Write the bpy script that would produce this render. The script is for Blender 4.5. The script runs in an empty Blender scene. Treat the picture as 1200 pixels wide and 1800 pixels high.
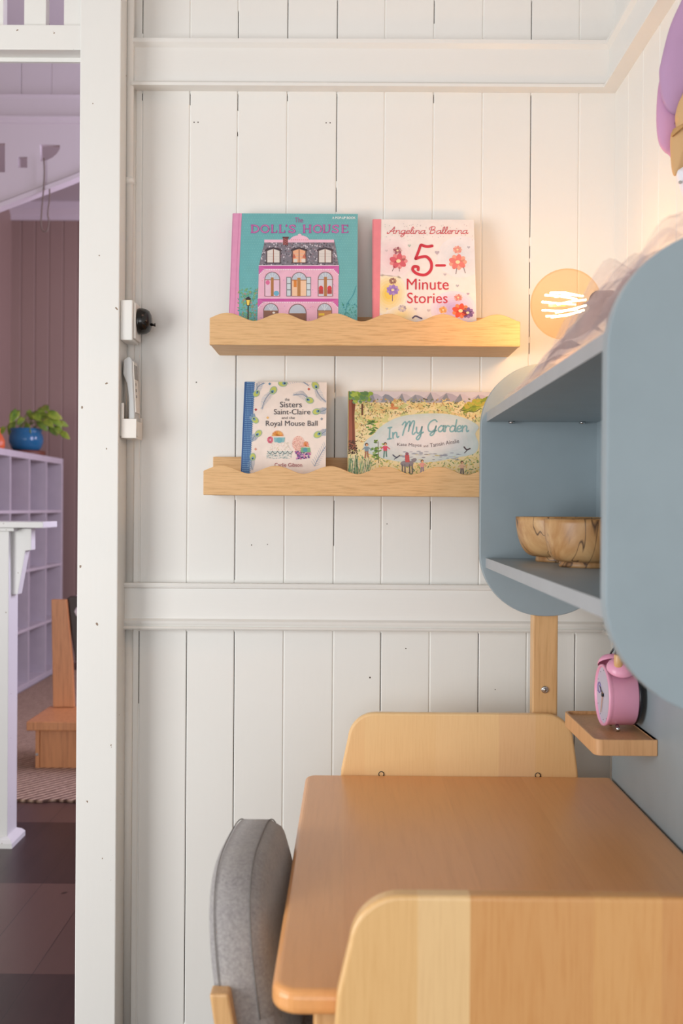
import bpy, bmesh, math, random
from mathutils import Vector, Matrix, Euler
random.seed(7)
PI = math.pi
SC = bpy.context.scene
COL = SC.collection

# ------------------------------------------------------------------ camera
FPX = 1800.0
CAM_Z = 1.12
ROT = (Matrix.Rotation(math.radians(0.27), 3, 'Z') @ Matrix.Rotation(math.radians(90 - 0.25), 3, 'X')
       @ Matrix.Rotation(math.radians(0.40), 3, 'Z'))
CAM = Vector((0, 0, CAM_Z))
cd = bpy.data.cameras.new('camera'); cam = bpy.data.objects.new('camera', cd); COL.objects.link(cam)
cd.sensor_fit = 'VERTICAL'; cd.sensor_height = 36; cd.sensor_width = 24; cd.lens = 36
cd.clip_start = 0.05
cam.matrix_world = Matrix.Translation(CAM) @ ROT.to_4x4()
cd.dof.use_dof = True; cd.dof.focus_distance = 2.05; cd.dof.aperture_fstop = 5.0
SC.camera = cam
# ------------------------------------------------------------------ view
SC.view_settings.view_transform = 'Standard'; SC.view_settings.look = 'None'
SC.view_settings.gamma = 1; SC.view_settings.exposure = -0.17
# ------------------------------------------------------------------ world and lights
w = bpy.data.worlds.new('world'); SC.world = w; w.use_nodes = True
w.node_tree.nodes['Background'].inputs[0].default_value = (0.93, 0.97, 1.0, 1)
w.node_tree.nodes['Background'].inputs[1].default_value = 0.76

def area(name, loc, target, size, power, color, sy=None):
    l = bpy.data.lights.new(name, 'AREA'); l.energy = power; l.color = color; l.size = size
    if sy: l.shape = 'RECTANGLE'; l.size_y = sy
    o = bpy.data.objects.new(name, l); COL.objects.link(o); o.location = loc
    o.rotation_euler = (Vector(target) - Vector(loc)).to_track_quat('-Z', 'Y').to_euler()
    return o
area('window_daylight', (-2.3, 0.1, 0.95), (0.0, 2.0, 0.85), 1.3, 62, (1.0, 0.99, 0.975), 1.6)
area('rear_fill', (-0.5, -2.1, 1.0), (0.2, 2.0, 0.8), 1.8, 24, (0.97, 0.99, 1.0), 1.4)  # added fill from behind the camera to even out contrast, no real window
area('warm_ceiling_fill', (0.25, 0.7, 3.05), (0.0, 1.8, 1.4), 0.5, 2.2, (1.0, 0.58, 0.42))  # added unseen warm light that tints the upper wall, no real fitting
area('next_room_window', (1.1, 4.3, 1.9), (-2.0, 4.6, 1.4), 1.3, 83, (0.80, 0.74, 1.0), 1.6)
area('next_room_far_fill', (1.2, 6.2, 2.1), (-2.0, 6.3, 2.4), 0.8, 33, (0.89, 0.77, 0.93), 1.0)  # added fill to brighten the ceiling beyond the beam, no window there

# ------------------------------------------------------------------ pixel -> world rays (layout measured on a plan of the view)
def ray(px, py):
    return ROT @ Vector(((px - 600) / FPX, -(py - 900) / FPX, -1))
def P(px, py, Y):
    d = ray(px, py); return CAM + d * (Y / d.y)
def PX(px, py, X):
    d = ray(px, py); return CAM + d * (X / d.x)
def PZ(px, py, Z):
    d = ray(px, py); return CAM + d * ((Z - CAM_Z) / d.z)

# ------------------------------------------------------------------ mesh helpers
class MB:
    def __init__(s): s.v = []; s.f = []; s.m = []; s.c = []; s.sm = []
    def add(s, vs, fs, mat=0, col=None, smooth=False):
        o = len(s.v); s.v += [tuple(x) for x in vs]
        for f in fs:
            s.f.append([i + o for i in f]); s.m.append(mat); s.c.append(col); s.sm.append(smooth)
    def box(s, a, b, mat=0):
        x0, y0, z0 = a; x1, y1, z1 = b
        x0, x1 = min(x0, x1), max(x0, x1); y0, y1 = min(y0, y1), max(y0, y1); z0, z1 = min(z0, z1), max(z0, z1)
        s.add([(x0,y0,z0),(x1,y0,z0),(x1,y1,z0),(x0,y1,z0),(x0,y0,z1),(x1,y0,z1),(x1,y1,z1),(x0,y1,z1)],
              [(0,3,2,1),(4,5,6,7),(0,1,5,4),(1,2,6,5),(2,3,7,6),(3,0,4,7)], mat); return s
    def prism(s, pts, axis, a, b, mat=0, smooth=False):
        """pts = 2D outline in the plane of the other two axes, extruded from a to b on axis"""
        n = len(pts)
        def mk(p, t):
            if axis == 'x': return (t, p[0], p[1])
            if axis == 'y': return (p[0], t, p[1])
            return (p[0], p[1], t)
        vs = [mk(p, a) for p in pts] + [mk(p, b) for p in pts]
        s.add(vs, [list(range(n)), list(range(2*n-1, n-1, -1))], mat)
        s.add(vs, [(i, i + n, (i+1) % n + n, (i+1) % n) for i in range(n)], mat, smooth=smooth); return s
    def lathe(s, prof, c, axis='z', n=40, mat=0, smooth=True):
        """prof = (radius, along) list"""
        vs = []; fs = []
        for r, h in prof:
            for k in range(n):
                t = 2*PI*k/n; a, b = r*math.cos(t), r*math.sin(t)
                p = {'z': (a, b, h), 'x': (h, a, b), 'y': (a, h, b)}[axis]
                vs.append((c[0]+p[0], c[1]+p[1], c[2]+p[2]))
        for i in range(len(prof)-1):
            for k in range(n):
                fs.append((i*n+k, i*n+(k+1) % n, (i+1)*n+(k+1) % n, (i+1)*n+k))
        s.add(vs, fs, mat, smooth=smooth); return s
    def tube(s, path, r, n=8, mat=0, closed=False, caps=True):
        path = [Vector(p) for p in path]; N = len(path); vs = []; fs = []
        up = Vector((0.13, 0.31, 0.94)).normalized()
        for i, p in enumerate(path):
            if closed: t = path[(i+1) % N] - path[i-1]
            else: t = path[min(i+1, N-1)] - path[max(i-1, 0)]
            t.normalize(); a = t.cross(up)
            if a.length < 1e-3: a = t.cross(Vector((1, 0, 0)))
            a.normalize(); b = t.cross(a)
            rr = r[i] if isinstance(r, (list, tuple)) else r
            for k in range(n):
                q = 2*PI*k/n; vs.append(p + a*(rr*math.cos(q)) + b*(rr*math.sin(q)))
        for i in range(N if closed else N-1):
            j = (i+1) % N
            for k in range(n): fs.append((i*n+k, i*n+(k+1) % n, j*n+(k+1) % n, j*n+k))
        if caps and not closed: fs += [list(range(n))[::-1], list(range((N-1)*n, N*n))]
        s.add(vs, fs, mat, smooth=True); return s
    def grid(s, rows, mat=0, smooth=True, closed=False):
        n = len(rows[0]); vs = [p for r in rows for p in r]; fs = []
        for i in range(len(rows)-1):
            for k in range(n if closed else n-1):
                fs.append((i*n+k, i*n+(k+1) % n, (i+1)*n+(k+1) % n, (i+1)*n+k))
        s.add(vs, fs, mat, smooth=smooth); return s
    def xform(s, M, i0=0):
        for i in range(i0, len(s.v)): s.v[i] = tuple(M @ Vector(s.v[i]))
        return s

WLOC = {}
def link(name, mb, mats, parent=None, loc=None, bevel=0, seg=2, fixn=True, sub=0, solid=0):
    me = bpy.data.meshes.new(name)
    base = Vector((0, 0, 0))
    if parent is not None: base = Vector(WLOC[parent.name])
    elif loc is not None: base = Vector(loc)
    me.from_pydata([tuple(Vector(v) - base) for v in mb.v], [], mb.f)
    if not isinstance(mats, (list, tuple)): mats = [mats]
    for m in mats: me.materials.append(m)
    me.polygons.foreach_set('material_index', mb.m)
    me.polygons.foreach_set('use_smooth', mb.sm)
    if any(c is not None for c in mb.c):
        at = me.color_attributes.new('ink', 'FLOAT_COLOR', 'CORNER')
        for p, c in zip(me.polygons, mb.c):
            c = c or (0.8, 0.8, 0.8)
            for li in p.loop_indices: at.data[li].color = (c[0], c[1], c[2], 1)
    me.update()
    if fixn:
        bm = bmesh.new(); bm.from_mesh(me)
        bmesh.ops.remove_doubles(bm, verts=bm.verts, dist=1e-6)
        bmesh.ops.recalc_face_normals(bm, faces=bm.faces)
        bm.to_mesh(me); bm.free()
    o = bpy.data.objects.new(name, me); COL.objects.link(o)
    if parent is not None:
        o.parent = parent; WLOC[o.name] = base
    else:
        o.location = base; WLOC[o.name] = base
    if solid:
        md = o.modifiers.new('Solidify', 'SOLIDIFY'); md.thickness = solid; md.offset = 0
    if bevel:
        md = o.modifiers.new('Bevel', 'BEVEL'); md.width = bevel; md.segments = seg
        md.limit_method = 'ANGLE'; md.angle_limit = math.radians(40)
    if sub:
        md = o.modifiers.new('Sub', 'SUBSURF'); md.levels = sub; md.render_levels = sub
    return o
def tag(o, label, cat, group=None, kind=None):
    o['label'] = label; o['category'] = cat
    if group: o['group'] = group
    if kind: o['kind'] = kind
    return o
def thing(name, label, cat, loc, group=None):
    o = bpy.data.objects.new(name, None); COL.objects.link(o); o.location = loc
    o.empty_display_size = 0.05
    WLOC[o.name] = Vector(loc); return tag(o, label, cat, group)
def struct(name, mb, mats, **k):
    o = link(name, mb, mats, **k)
    if o.parent is None: o['kind'] = 'structure'
    return o
def rrect(x0, z0, x1, z1, r, n=10):
    pts = []
    for cx, cz, a0 in ((x1-r, z0+r, -90), (x1-r, z1-r, 0), (x0+r, z1-r, 90), (x0+r, z0+r, 180)):
        for k in range(n+1):
            a = math.radians(a0 + 90*k/n); pts.append((cx + r*math.cos(a), cz + r*math.sin(a)))
    return pts
def smooth_pts(pts, n=8, closed=False):
    """Catmull-Rom through points of any dimension"""
    P_ = [Vector(p) for p in pts]; N = len(P_); out = []
    for i in range(N if closed else N-1):
        p1, p2 = P_[i], P_[(i+1) % N]
        p0 = P_[i-1] if (i > 0 or closed) else p1*2 - p2
        p3 = P_[(i+2) % N] if (i+2 < N or closed) else p2*2 - p1
        for k in range(n):
            t = k/n
            out.append(0.5*((2*p1) + (p2-p0)*t + (2*p0-5*p1+4*p2-p3)*t*t + (3*p1-p0-3*p2+p3)*t*t*t))
    if not closed: out.append(P_[-1].copy())
    return out

# ------------------------------------------------------------------ materials
def lin(h):
    h = h.lstrip('#'); o = []
    for i in (0, 2, 4):
        c = int(h[i:i+2], 16)/255
        o.append(c/12.92 if c <= 0.04045 else ((c+0.055)/1.055)**2.4)
    return tuple(o)
def newmat(name):
    m = bpy.data.materials.new(name); m.use_nodes = True
    nt = m.node_tree; return m, nt, nt.nodes['Principled BSDF']
def N(nt, t, **k):
    n = nt.nodes.new(t)
    for a, b in k.items(): setattr(n, a, b)
    return n
def coords(nt, scale=(1, 1, 1), rot=(0, 0, 0), src='Object'):
    tc = N(nt, 'ShaderNodeTexCoord'); mp = N(nt, 'ShaderNodeMapping')
    mp.inputs['Scale'].default_value = scale; mp.inputs['Rotation'].default_value = rot
    nt.links.new(tc.outputs[src], mp.inputs['Vector']); return mp.outputs[0]
def noise(nt, vec, scale, detail=3, rough=0.5, dist=0):
    n = N(nt, 'ShaderNodeTexNoise'); n.inputs['Scale'].default_value = scale
    n.inputs['Detail'].default_value = detail; n.inputs['Roughness'].default_value = rough
    n.inputs['Distortion'].default_value = dist
    nt.links.new(vec, n.inputs['Vector']); return n.outputs['Fac']
def ramp(nt, fac, stops):
    r = N(nt, 'ShaderNodeValToRGB'); e = r.color_ramp.elements
    while len(e) < len(stops): e.new(0.5)
    for i, (p, c) in enumerate(stops):
        e[i].position = p; e[i].color = (c[0], c[1], c[2], 1)
    nt.links.new(fac, r.inputs[0]); return r.outputs[0]
def mixc(nt, fac, a, b, mode='MIX'):
    m = N(nt, 'ShaderNodeMix', data_type='RGBA', blend_type=mode)
    for s, v in ((m.inputs[0], fac), (m.inputs[6], a), (m.inputs[7], b)):
        if hasattr(v, 'links'): nt.links.new(v, s)
        elif isinstance(v, (int, float)): s.default_value = v
        else: s.default_value = (v[0], v[1], v[2], 1)
    return m.outputs[2]
def bump(nt, b, h, strength=0.2, dist=0.001):
    n = N(nt, 'ShaderNodeBump'); n.inputs['Strength'].default_value = strength
    n.inputs['Distance'].default_value = dist
    nt.links.new(h, n.inputs['Height']); nt.links.new(n.outputs[0], b.inputs['Normal'])
def plain(name, col, rough=0.5, metal=0, spec=0.5, bumpy=0):
    m, nt, b = newmat(name)
    if isinstance(col, str): col = lin(col)
    v = coords(nt)
    f = noise(nt, v, 14, 3)
    c = ramp(nt, f, [(0.3, tuple(x*0.96 for x in col)), (0.7, tuple(min(1, x*1.03) for x in col))])
    nt.links.new(c, b.inputs['Base Color'])
    b.inputs['Roughness'].default_value = rough; b.inputs['Metallic'].default_value = metal
    b.inputs['Specular IOR Level'].default_value = spec
    if bumpy: bump(nt, b, noise(nt, v, 90, 3), bumpy, 0.0006)
    return m
def paint(name, col, chips=0.0, rough=0.42, brush='Z'):
    """old brushed gloss paint on timber, sparse chips down to the bare wood"""
    m, nt, b = newmat(name)
    if isinstance(col, str): col = lin(col)
    sc = {'Z': (1, 1, 0.06), 'X': (0.06, 1, 1), 'Y': (1, 0.06, 1)}[brush]
    v = coords(nt, sc); v2 = coords(nt)
    f = noise(nt, v2, 2.2, 4)
    c = ramp(nt, f, [(0.3, tuple(x*0.965 for x in col)), (0.7, col)])
    if chips:
        ch = noise(nt, v2, 62, 2, 0.4)
        k = ramp(nt, ch, [(0.5 + chips, (0, 0, 0)), (0.503 + chips, (1, 1, 1))])
        c = mixc(nt, k, c, lin('#8d7763'))
    nt.links.new(c, b.inputs['Base Color']); b.inputs['Roughness'].default_value = rough
    bump(nt, b, noise(nt, v, 160, 4, 0.6), 0.16, 0.0012)
    return m
def wood(name, light, dark, grain='X', fine=1.0, rough=0.42, stave=None, tones=None, steps=None, contrast=1.0, coat=0.0, rings=0.5):
    m, nt, b = newmat(name)
    L, Dk = lin(light), lin(dark)
    lo = 0.05
    s1 = {'X': (lo, 1, 1), 'Y': (1, lo, 1), 'Z': (1, 1, lo)}[grain]
    s2 = {'X': (0.16, 1, 1), 'Y': (1, 0.16, 1), 'Z': (1, 1, 0.16)}[grain]
    v1 = coords(nt, s1); v2 = coords(nt, s2)
    off = None
    if stave:
        ax, wd = stave
        tc = N(nt, 'ShaderNodeTexCoord'); sp = N(nt, 'ShaderNodeSeparateXYZ')
        nt.links.new(tc.outputs['Object'], sp.inputs[0])
        dv = N(nt, 'ShaderNodeMath', operation='DIVIDE'); dv.inputs[1].default_value = wd
        nt.links.new(sp.outputs['XYZ'.index(ax)], dv.inputs[0])
        fl = N(nt, 'ShaderNodeMath', operation='FLOOR'); nt.links.new(dv.outputs[0], fl.inputs[0])
        wn = N(nt, 'ShaderNodeTexWhiteNoise', noise_dimensions='1D'); nt.links.new(fl.outputs[0], wn.inputs['W'])
        off = wn
        ad = N(nt, 'ShaderNodeVectorMath', operation='ADD')
        sc_ = N(nt, 'ShaderNodeVectorMath', operation='SCALE'); sc_.inputs[3].default_value = 3.0
        nt.links.new(wn.outputs['Color'], sc_.inputs[0])
        nt.links.new(v1, ad.inputs[0]); nt.links.new(sc_.outputs[0], ad.inputs[1]); v1 = ad.outputs[0]
        ad2 = N(nt, 'ShaderNodeVectorMath', operation='ADD')
        nt.links.new(v2, ad2.inputs[0]); nt.links.new(sc_.outputs[0], ad2.inputs[1]); v2 = ad2.outputs[0]
    f1 = noise(nt, v1, 240*fine, 5, 0.65)
    f2 = noise(nt, v2, 7, 3, 0.5, 0.6)
    mu = N(nt, 'ShaderNodeMath', operation='MULTIPLY'); mu.inputs[1].default_value = 9.0
    nt.links.new(f2, mu.inputs[0])
    sn = N(nt, 'ShaderNodeMath', operation='SINE')
    mu2 = N(nt, 'ShaderNodeMath', operation='MULTIPLY'); mu2.inputs[1].default_value = 6.0
    nt.links.new(mu.outputs[0], mu2.inputs[0]); nt.links.new(mu2.outputs[0], sn.inputs[0])
    rg = N(nt, 'ShaderNodeMapRange'); rg.inputs[1].default_value = -1; rg.inputs[2].default_value = 1
    nt.links.new(sn.outputs[0], rg.inputs[0])
    a = tuple(L[i] + (Dk[i]-L[i])*0.5*contrast for i in range(3))
    c1 = ramp(nt, f1, [(0.32, tuple(L[i] + (Dk[i]-L[i])*contrast for i in range(3))), (0.52, L), (0.8, tuple(min(1, x*1.06) for x in L))])
    c2 = ramp(nt, rg.outputs[0], [(0.0, a), (0.6, L)])
    c = mixc(nt, 0.5*rings, c1, c2, 'MIX')
    if off is not None and tones:
        t = ramp(nt, off.outputs['Value'], [(i/(len(tones)-0.999), lin(x)) for i, x in enumerate(tones)])
        c = mixc(nt, 0.55, c, t, 'MIX')
    if steps:
        tc3 = N(nt, 'ShaderNodeTexCoord'); sp3 = N(nt, 'ShaderNodeSeparateXYZ'); nt.links.new(tc3.outputs['Object'], sp3.inputs[0])
        mr = N(nt, 'ShaderNodeMapRange'); mr.inputs[1].default_value = -0.3; mr.inputs[2].default_value = 0.5
        nt.links.new(sp3.outputs[0], mr.inputs[0])
        rp = ramp(nt, mr.outputs[0], [(max(0, (x+0.3)/0.8), lin(cc)) for x, cc in steps])
        rp.node.color_ramp.interpolation = 'CONSTANT'
        c = mixc(nt, 0.62, c, rp, 'MIX')
    nt.links.new(c, b.inputs['Base Color']); b.inputs['Roughness'].default_value = rough
    b.inputs['Coat Weight'].default_value = coat; b.inputs['Coat Roughness'].default_value = 0.28
    bump(nt, b, f1, 0.12, 0.0005)
    return m
def ink_mat():
    m, nt, b = newmat('printed_cover')
    a = N(nt, 'ShaderNodeAttribute', attribute_name='ink')
    v = coords(nt); f = noise(nt, v, 60, 3)
    k = ramp(nt, f, [(0.3, (0.93, 0.93, 0.93)), (0.7, (1, 1, 1))])
    c = mixc(nt, 1.0, a.outputs['Color'], k, 'MULTIPLY')
    nt.links.new(c, b.inputs['Base Color']); b.inputs['Roughness'].default_value = 0.38
    return m

M = {}
M['wall'] = paint('white_wall_paint', '#e9e8e4', 0.0)
M['post'] = paint('white_gloss_paint_chipped', '#e9e8e4', 0.268, 0.34)
M['trim'] = paint('white_trim_paint', '#e8e7e3', 0.0, 0.36, 'X')
M['trimy'] = paint('white_trim_paint_side', '#e8e7e3', 0.0, 0.36, 'Y')
M['gap'] = plain('bare_timber_joint', '#4a3f38', 0.9)
M['mauve'] = paint('mauve_wall_paint', '#a0877d', 0.0, 0.5)
M['lilac'] = paint('pale_wall_paint', '#dcd2d6', 0.0, 0.5)
M['ceil'] = paint('ceiling_paint', '#cdc5c8', 0.0, 0.6, 'Y')
M['oak'] = wood('pale_oak', '#dcb27e', '#b98a55', 'X', 1.7, 0.5, contrast=0.75, rings=0.22)
# positions measured from the desk's own base point (x = 0.2)
M['beech'] = wood('beech_end_panel_near', '#e6bd83', '#cb9658', 'Z', 1.2, 0.38, contrast=0.7, coat=0.25, rings=0.3,
                  steps=[(-0.30, '#e4b679'), (-0.127, '#ecc894'), (-0.074, '#c98443'), (0.051, '#d2924f'), (0.12, '#c58040')])
M['beech2'] = wood('beech_end_panel_far', '#f3cf98', '#dfb074', 'Z', 1.2, 0.38, contrast=0.6, coat=0.2, rings=0.3,
                  steps=[(-0.30, '#efc288'), (-0.163, '#f2ca90'), (-0.030, '#f5cf98'), (0.090, '#ecc090'), (0.158, '#eabb80')])
M['top'] = wood('beech_tabletop', '#e6a568', '#c07a42', 'Y', 0.6, 0.34, contrast=0.7, coat=0.35, rings=0.8,
                  steps=[(-0.30, '#eca968'), (-0.20, '#e8a160'), (-0.02, '#e29b5b'), (0.13, '#eaa86a')])
M['beechx'] = wood('beech_plain', '#dcb07a', '#bd8a52', 'Z', 0.7, 0.4, contrast=0.7, coat=0.2)
M['trayw'] = wood('tray_wood', '#d9a877', '#b98453', 'Z', 0.8, 0.45, contrast=0.7)
M['cherry'] = wood('reddish_wood', '#c98a58', '#a0653c', 'Z', 0.5, 0.45, contrast=0.8)
M['grey'] = plain('blue_grey_laminate', '#93a1a8', 0.42)
M['grey_lit'] = plain('grey_lit_edge', '#a4a8ac', 0.45)  # laminate grey lightened to paint in daylight on the shelf edges
M['chrome'] = plain('chrome', '#c9c9c9', 0.2, 1.0)
M['pink'] = plain('pink_enamel', '#f2aac8', 0.32)
M['black'] = plain('black_plastic', '#15131a', 0.3)
M['bake'] = plain('black_bakelite', '#171310', 0.13)
M['dial'] = plain('clock_dial', '#c4bfd0', 0.5)
M['white_pl'] = plain('white_plastic', '#e9e4dd', 0.35)
M['grey_pl'] = plain('grey_plastic', '#a9a8a6', 0.4)
M['silver_pl'] = plain('silver_plastic', '#c9cbcb', 0.3)
M['lcd'] = plain('display_window', '#8f8b85', 0.2)
M['paper'] = plain('book_pages', '#eadfd0', 0.7)
M['print'] = ink_mat()

# ------------------------------------------------------------------ room shell
D = 2.10                                     # boarded wall
XR = P(1075, 892, D).x                       # right wall
H = 3.2
def boarded(axis, c0, c1, grooves, plane, sgn, z0, z1, gaps=None, gw=0.0024, gd=0.0016):
    """VJ boards. axis 'x': wall faces -y at y=plane; axis 'y': wall faces -x at x=plane"""
    mb = MB()
    def q(a, d, z): return (a, plane + d*sgn, z) if axis == 'x' else (plane + d*sgn, a, z)
    def strip(pr, za, zb, mats):
        for i in range(len(pr)-1):
            (a, da), (b, db) = pr[i], pr[i+1]
            mb.add([q(a, da, za), q(b, db, za), q(b, db, zb), q(a, da, zb)], [(0, 1, 2, 3)], mats[i])
    xs = sorted(grooves); prev = c0
    for g in xs:
        strip([(prev, 0), (g-gw, 0)], z0, z1, [0]); prev = g+gw
        gp = sorted((gaps or {}).get(g, []))
        z = z0
        vp = [(g-gw, 0), (g-0.0006, gd), (g+0.0006, gd), (g+gw, 0)]
        for a, b in gp:
            if a > z: strip(vp, z, a, [0, 0, 0])
            e = 0.0007
            strip([(g-gw, 0), (g-e, gd*0.6), (g-e, 0.014), (g+e, 0.014), (g+e, gd*0.6), (g+gw, 0)], a, b, [0, 1, 1, 1, 0])
            z = b
        if z < z1: strip(vp, z, z1, [0, 0, 0])
    strip([(prev, 0), (c1, 0)], z0, z1, [0])
    return mb
gpx = [250, 334, 418, 505, 592, 676, 762, 848, 933, 1018]
gy = 167
gx = [P(p, gy, D).x for p in gpx]
def zz(py, px=600): return P(px, py, D).z
dark = {0: [(0, 60), (165, 178), (1112, 1240)], 1: [(165, 186), (1112, 1800)],
        2: [(20, 70), (165, 195), (232, 240), (620, 870), (880, 1021), (1112, 1560)],
        3: [(0, 70), (165, 178)], 4: [(0, 70), (165, 318), (330, 372), (625, 690), (700, 810), (880, 960)],
        5: [(1112, 1250)], 6: [(0, 40), (165, 180), (880, 930)], 7: [(1112, 1450)],
        8: [(0, 68), (165, 415), (430, 452), (458, 505), (515, 590), (600, 620)], 9: [(1112, 1400)]}
gaps = {}
for i, l in dark.items():
    gaps[gx[i]] = [(zz(b), zz(a)) for a, b in l]
xl = P(207, 892, 2.1).x - 0.03
mb = boarded('x', xl, XR + 0.02, gx, D, 1, 0, H, gaps)
mb.box((xl, D+0.015, 0), (XR+0.1, D+0.06, H), 0)
for px_, py_, rr_ in ((341, 215, 1.2), (348, 215, 1.2), (573, 216, 1.2), (580, 216, 1.2), (650, 1191, 1.6), (713, 1140, 1.2), (442, 958, 1.2), (470, 957, 0.9), (680, 921, 1.0), (345, 672, 1.2), (870, 1212, 1.0)):
    q = P(px_, py_, D)
    mb.add([(q.x + rr_*0.0011*math.cos(2*PI*k_/10), D - 0.0002, q.z + rr_*0.0011*math.sin(2*PI*k_/10)) for k_ in range(10)], [list(range(10))], 1)
struct('wall_back', mb, [M['wall'], M['gap']], fixn=False)
ry = [D - 0.0995*k for k in range(1, 46)]
mb = boarded('y', -2.4, D + 0.02, ry, XR, 1, 0, H, {ry[3]: [(zz(60), H)]})
mb.box((XR+0.015, -2.4, 0), (XR+0.06, D+0.06, H), 0)
struct('wall_right', mb, [M['wall'], M['gap']], fixn=False)
# rails
zu0, zu1 = P(600, 161.5, D).z, P(600, 70, D-0.02).z
up = [(0, zu0), (0.030, zu0), (0.030, zu0+0.006), (0.024, zu0+0.0105), (0.018, zu0+0.0125), (0.017, zu1-0.016),
      (0.021, zu1-0.012), (0.025, zu1-0.008), (0.025, zu1), (0, zu1)]
zl0, zl1 = P(560, 1109, D-0.02).z, P(560, 1027, D-0.02).z
lo = [(0, zl0), (0.022, zl0), (0.025, zl0+0.003), (0.022, zl0+0.0065), (0.018, zl0+0.0075), (0.022, zl0+0.013), (0.023, zl0+0.018),
      (0.016, zl0+0.0225), (0.016, zl1-0.011), (0.021, zl1-0.009), (0.022, zl1-0.005), (0.020, zl1), (0, zl1)]
xrl = P(236, 160, D).x
def rail(prof, x_start):
    n = len(prof)
    a = MB(); a.grid([[(x_start, D-p, z) for p, z in prof], [(XR-p, D-p, z) for p, z in prof]], closed=True, smooth=False)
    a.add([(x_start, D-p, z) for p, z in prof], [list(range(n))])
    b2 = MB(); b2.grid([[(XR-p, -2.4, z) for p, z in prof], [(XR-p, D-p, z) for p, z in prof]], closed=True, smooth=False)
    return a, b2
ra, rb = rail(up, xrl); struct('trim_1', ra, M['trim'])
struct('trim_2', rb, M['trimy'])
ra, rb = rail(lo, P(216, 1060, D-0.02).x)
struct('trim_3', ra, M['trim'])
struct('trim_4', rb, M['trimy'])
# quarter round batten beside the post
xb = P(228, 700, D-0.004).x
bat = [(xb + 0.009*math.cos(a)*1.0, D - 0.008*math.sin(a)) for a in [PI*k/8 for k in range(9)]]
struct('trim_5', MB().prism(bat, 'z', 0, zl0, smooth=True).prism(bat, 'z', zl1, zu0, smooth=True), M['wall'])

# floor and ceilings
m, nt, b = newmat('dark_floor_boards')
tc = N(nt, 'ShaderNodeTexCoord'); sp = N(nt, 'ShaderNodeSeparateXYZ'); nt.links.new(tc.outputs['Object'], sp.inputs[0])
def mth(nt, op, a, bb=None):
    n = N(nt, 'ShaderNodeMath', operation=op)
    for s, v in ((n.inputs[0], a), (n.inputs[1], bb)):
        if v is None: continue
        if hasattr(v, 'links'): nt.links.new(v, s)
        else: s.default_value = v
    return n.outputs[0]
bx = mth(nt, 'DIVIDE', mth(nt, 'ADD', sp.outputs[0], 0.753 + 3.0), 0.1505)
by = mth(nt, 'DIVIDE', mth(nt, 'ADD', sp.outputs[1], -2.44 + 0.585*10), 0.585)
row = mth(nt, 'FLOOR', by); fx = mth(nt, 'FRACT', bx)
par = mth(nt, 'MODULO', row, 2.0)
wn = N(nt, 'ShaderNodeTexWhiteNoise', noise_dimensions='2D')
cb = N(nt, 'ShaderNodeCombineXYZ'); nt.links.new(mth(nt, 'FLOOR', bx), cb.inputs[0]); nt.links.new(row, cb.inputs[1])
nt.links.new(cb.outputs[0], wn.inputs['Vector'])
g1 = noise(nt, coords(nt, (1, 0.12, 1)), 30, 5, 0.6, 0.4)
c = mixc(nt, g1, lin('#221614'), lin('#432d29'))
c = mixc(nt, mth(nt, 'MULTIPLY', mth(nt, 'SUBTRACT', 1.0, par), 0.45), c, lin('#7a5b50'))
c = mixc(nt, mth(nt, 'MULTIPLY', wn.outputs['Value'], 0.3), c, lin('#3b2722'))
seam = mth(nt, 'LESS_THAN', fx, 0.016)
c = mixc(nt, mth(nt, 'MULTIPLY', seam, 0.7), c, lin('#1c1210'))
kn = ramp(nt, noise(nt, coords(nt), 9, 1), [(0.74, (0, 0, 0)), (0.76, (1, 1, 1))])
c = mixc(nt, kn, c, lin('#20120d'))
nt.links.new(c, b.inputs['Base Color']); b.inputs['Roughness'].default_value = 0.36
bump(nt, b, g1, 0.1, 0.001)
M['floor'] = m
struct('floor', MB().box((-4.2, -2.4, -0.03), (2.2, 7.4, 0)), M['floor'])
M['ceil2'] = paint('main_ceiling_paint', '#b9b2ac', 0.0, 0.6, 'Y')
struct('ceiling', MB().box((-4.2, -2.4, 3.27), (2.2, D+0.03, 3.32)), M['ceil2'])
struct('ceiling_next_room', MB().box((-4.2, D+0.03, 3.27), (2.2, 7.4, 3.32)), M['ceil'])

# doorway: jamb post, transom with fretwork bars
PF = 2.02
xp0, xp1 = P(136, 892, PF).x, P(207.5, 892, PF).x
door = link('door_1', MB().box((xp0, PF, 0), (xp1, D + 0.07, 3.26)), M['post'], bevel=0.002)
door['kind'] = 'structure'
za, zb_ = P(70, 42, PF).z, P(70, 86, PF).z
link('transom_rail', MB().box((-2.6, PF+0.003, zb_), (xp0 + 0.004, PF+0.040, za)), M['post'], parent=door, bevel=0.0015)
z2a, z2b = P(70, 99, PF+0.041).z, P(70, 109, PF+0.041).z
link('door_stop', MB().box((-2.6, PF+0.040, z2b), (xp0 + 0.002, PF+0.047, zb_+0.01)), M['post'], parent=door)
for a, bq in ((112, 160), (42, 80), (-28, 5), (-98, -65), (-168, -135), (-238, -205), (-308, -275), (-378, -345)):
    q0, q1 = P(a, 20, PF+0.01).x, P(bq, 20, PF+0.01).x
    link('transom_bar', MB().box((q0, PF+0.012, za-0.01), (min(q1, xp0+0.003), PF+0.036, 3.26)), M['post'], parent=door)
link('far_jamb', MB().box((-2.68, PF, 0), (-2.6, D+0.07, 3.26)), M['post'], parent=door, bevel=0.002)
struct('wall_front_left', MB().box((-4.2, PF+0.02, 0), (-2.68, D+0.06, 3.26)), M['wall'])

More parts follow.
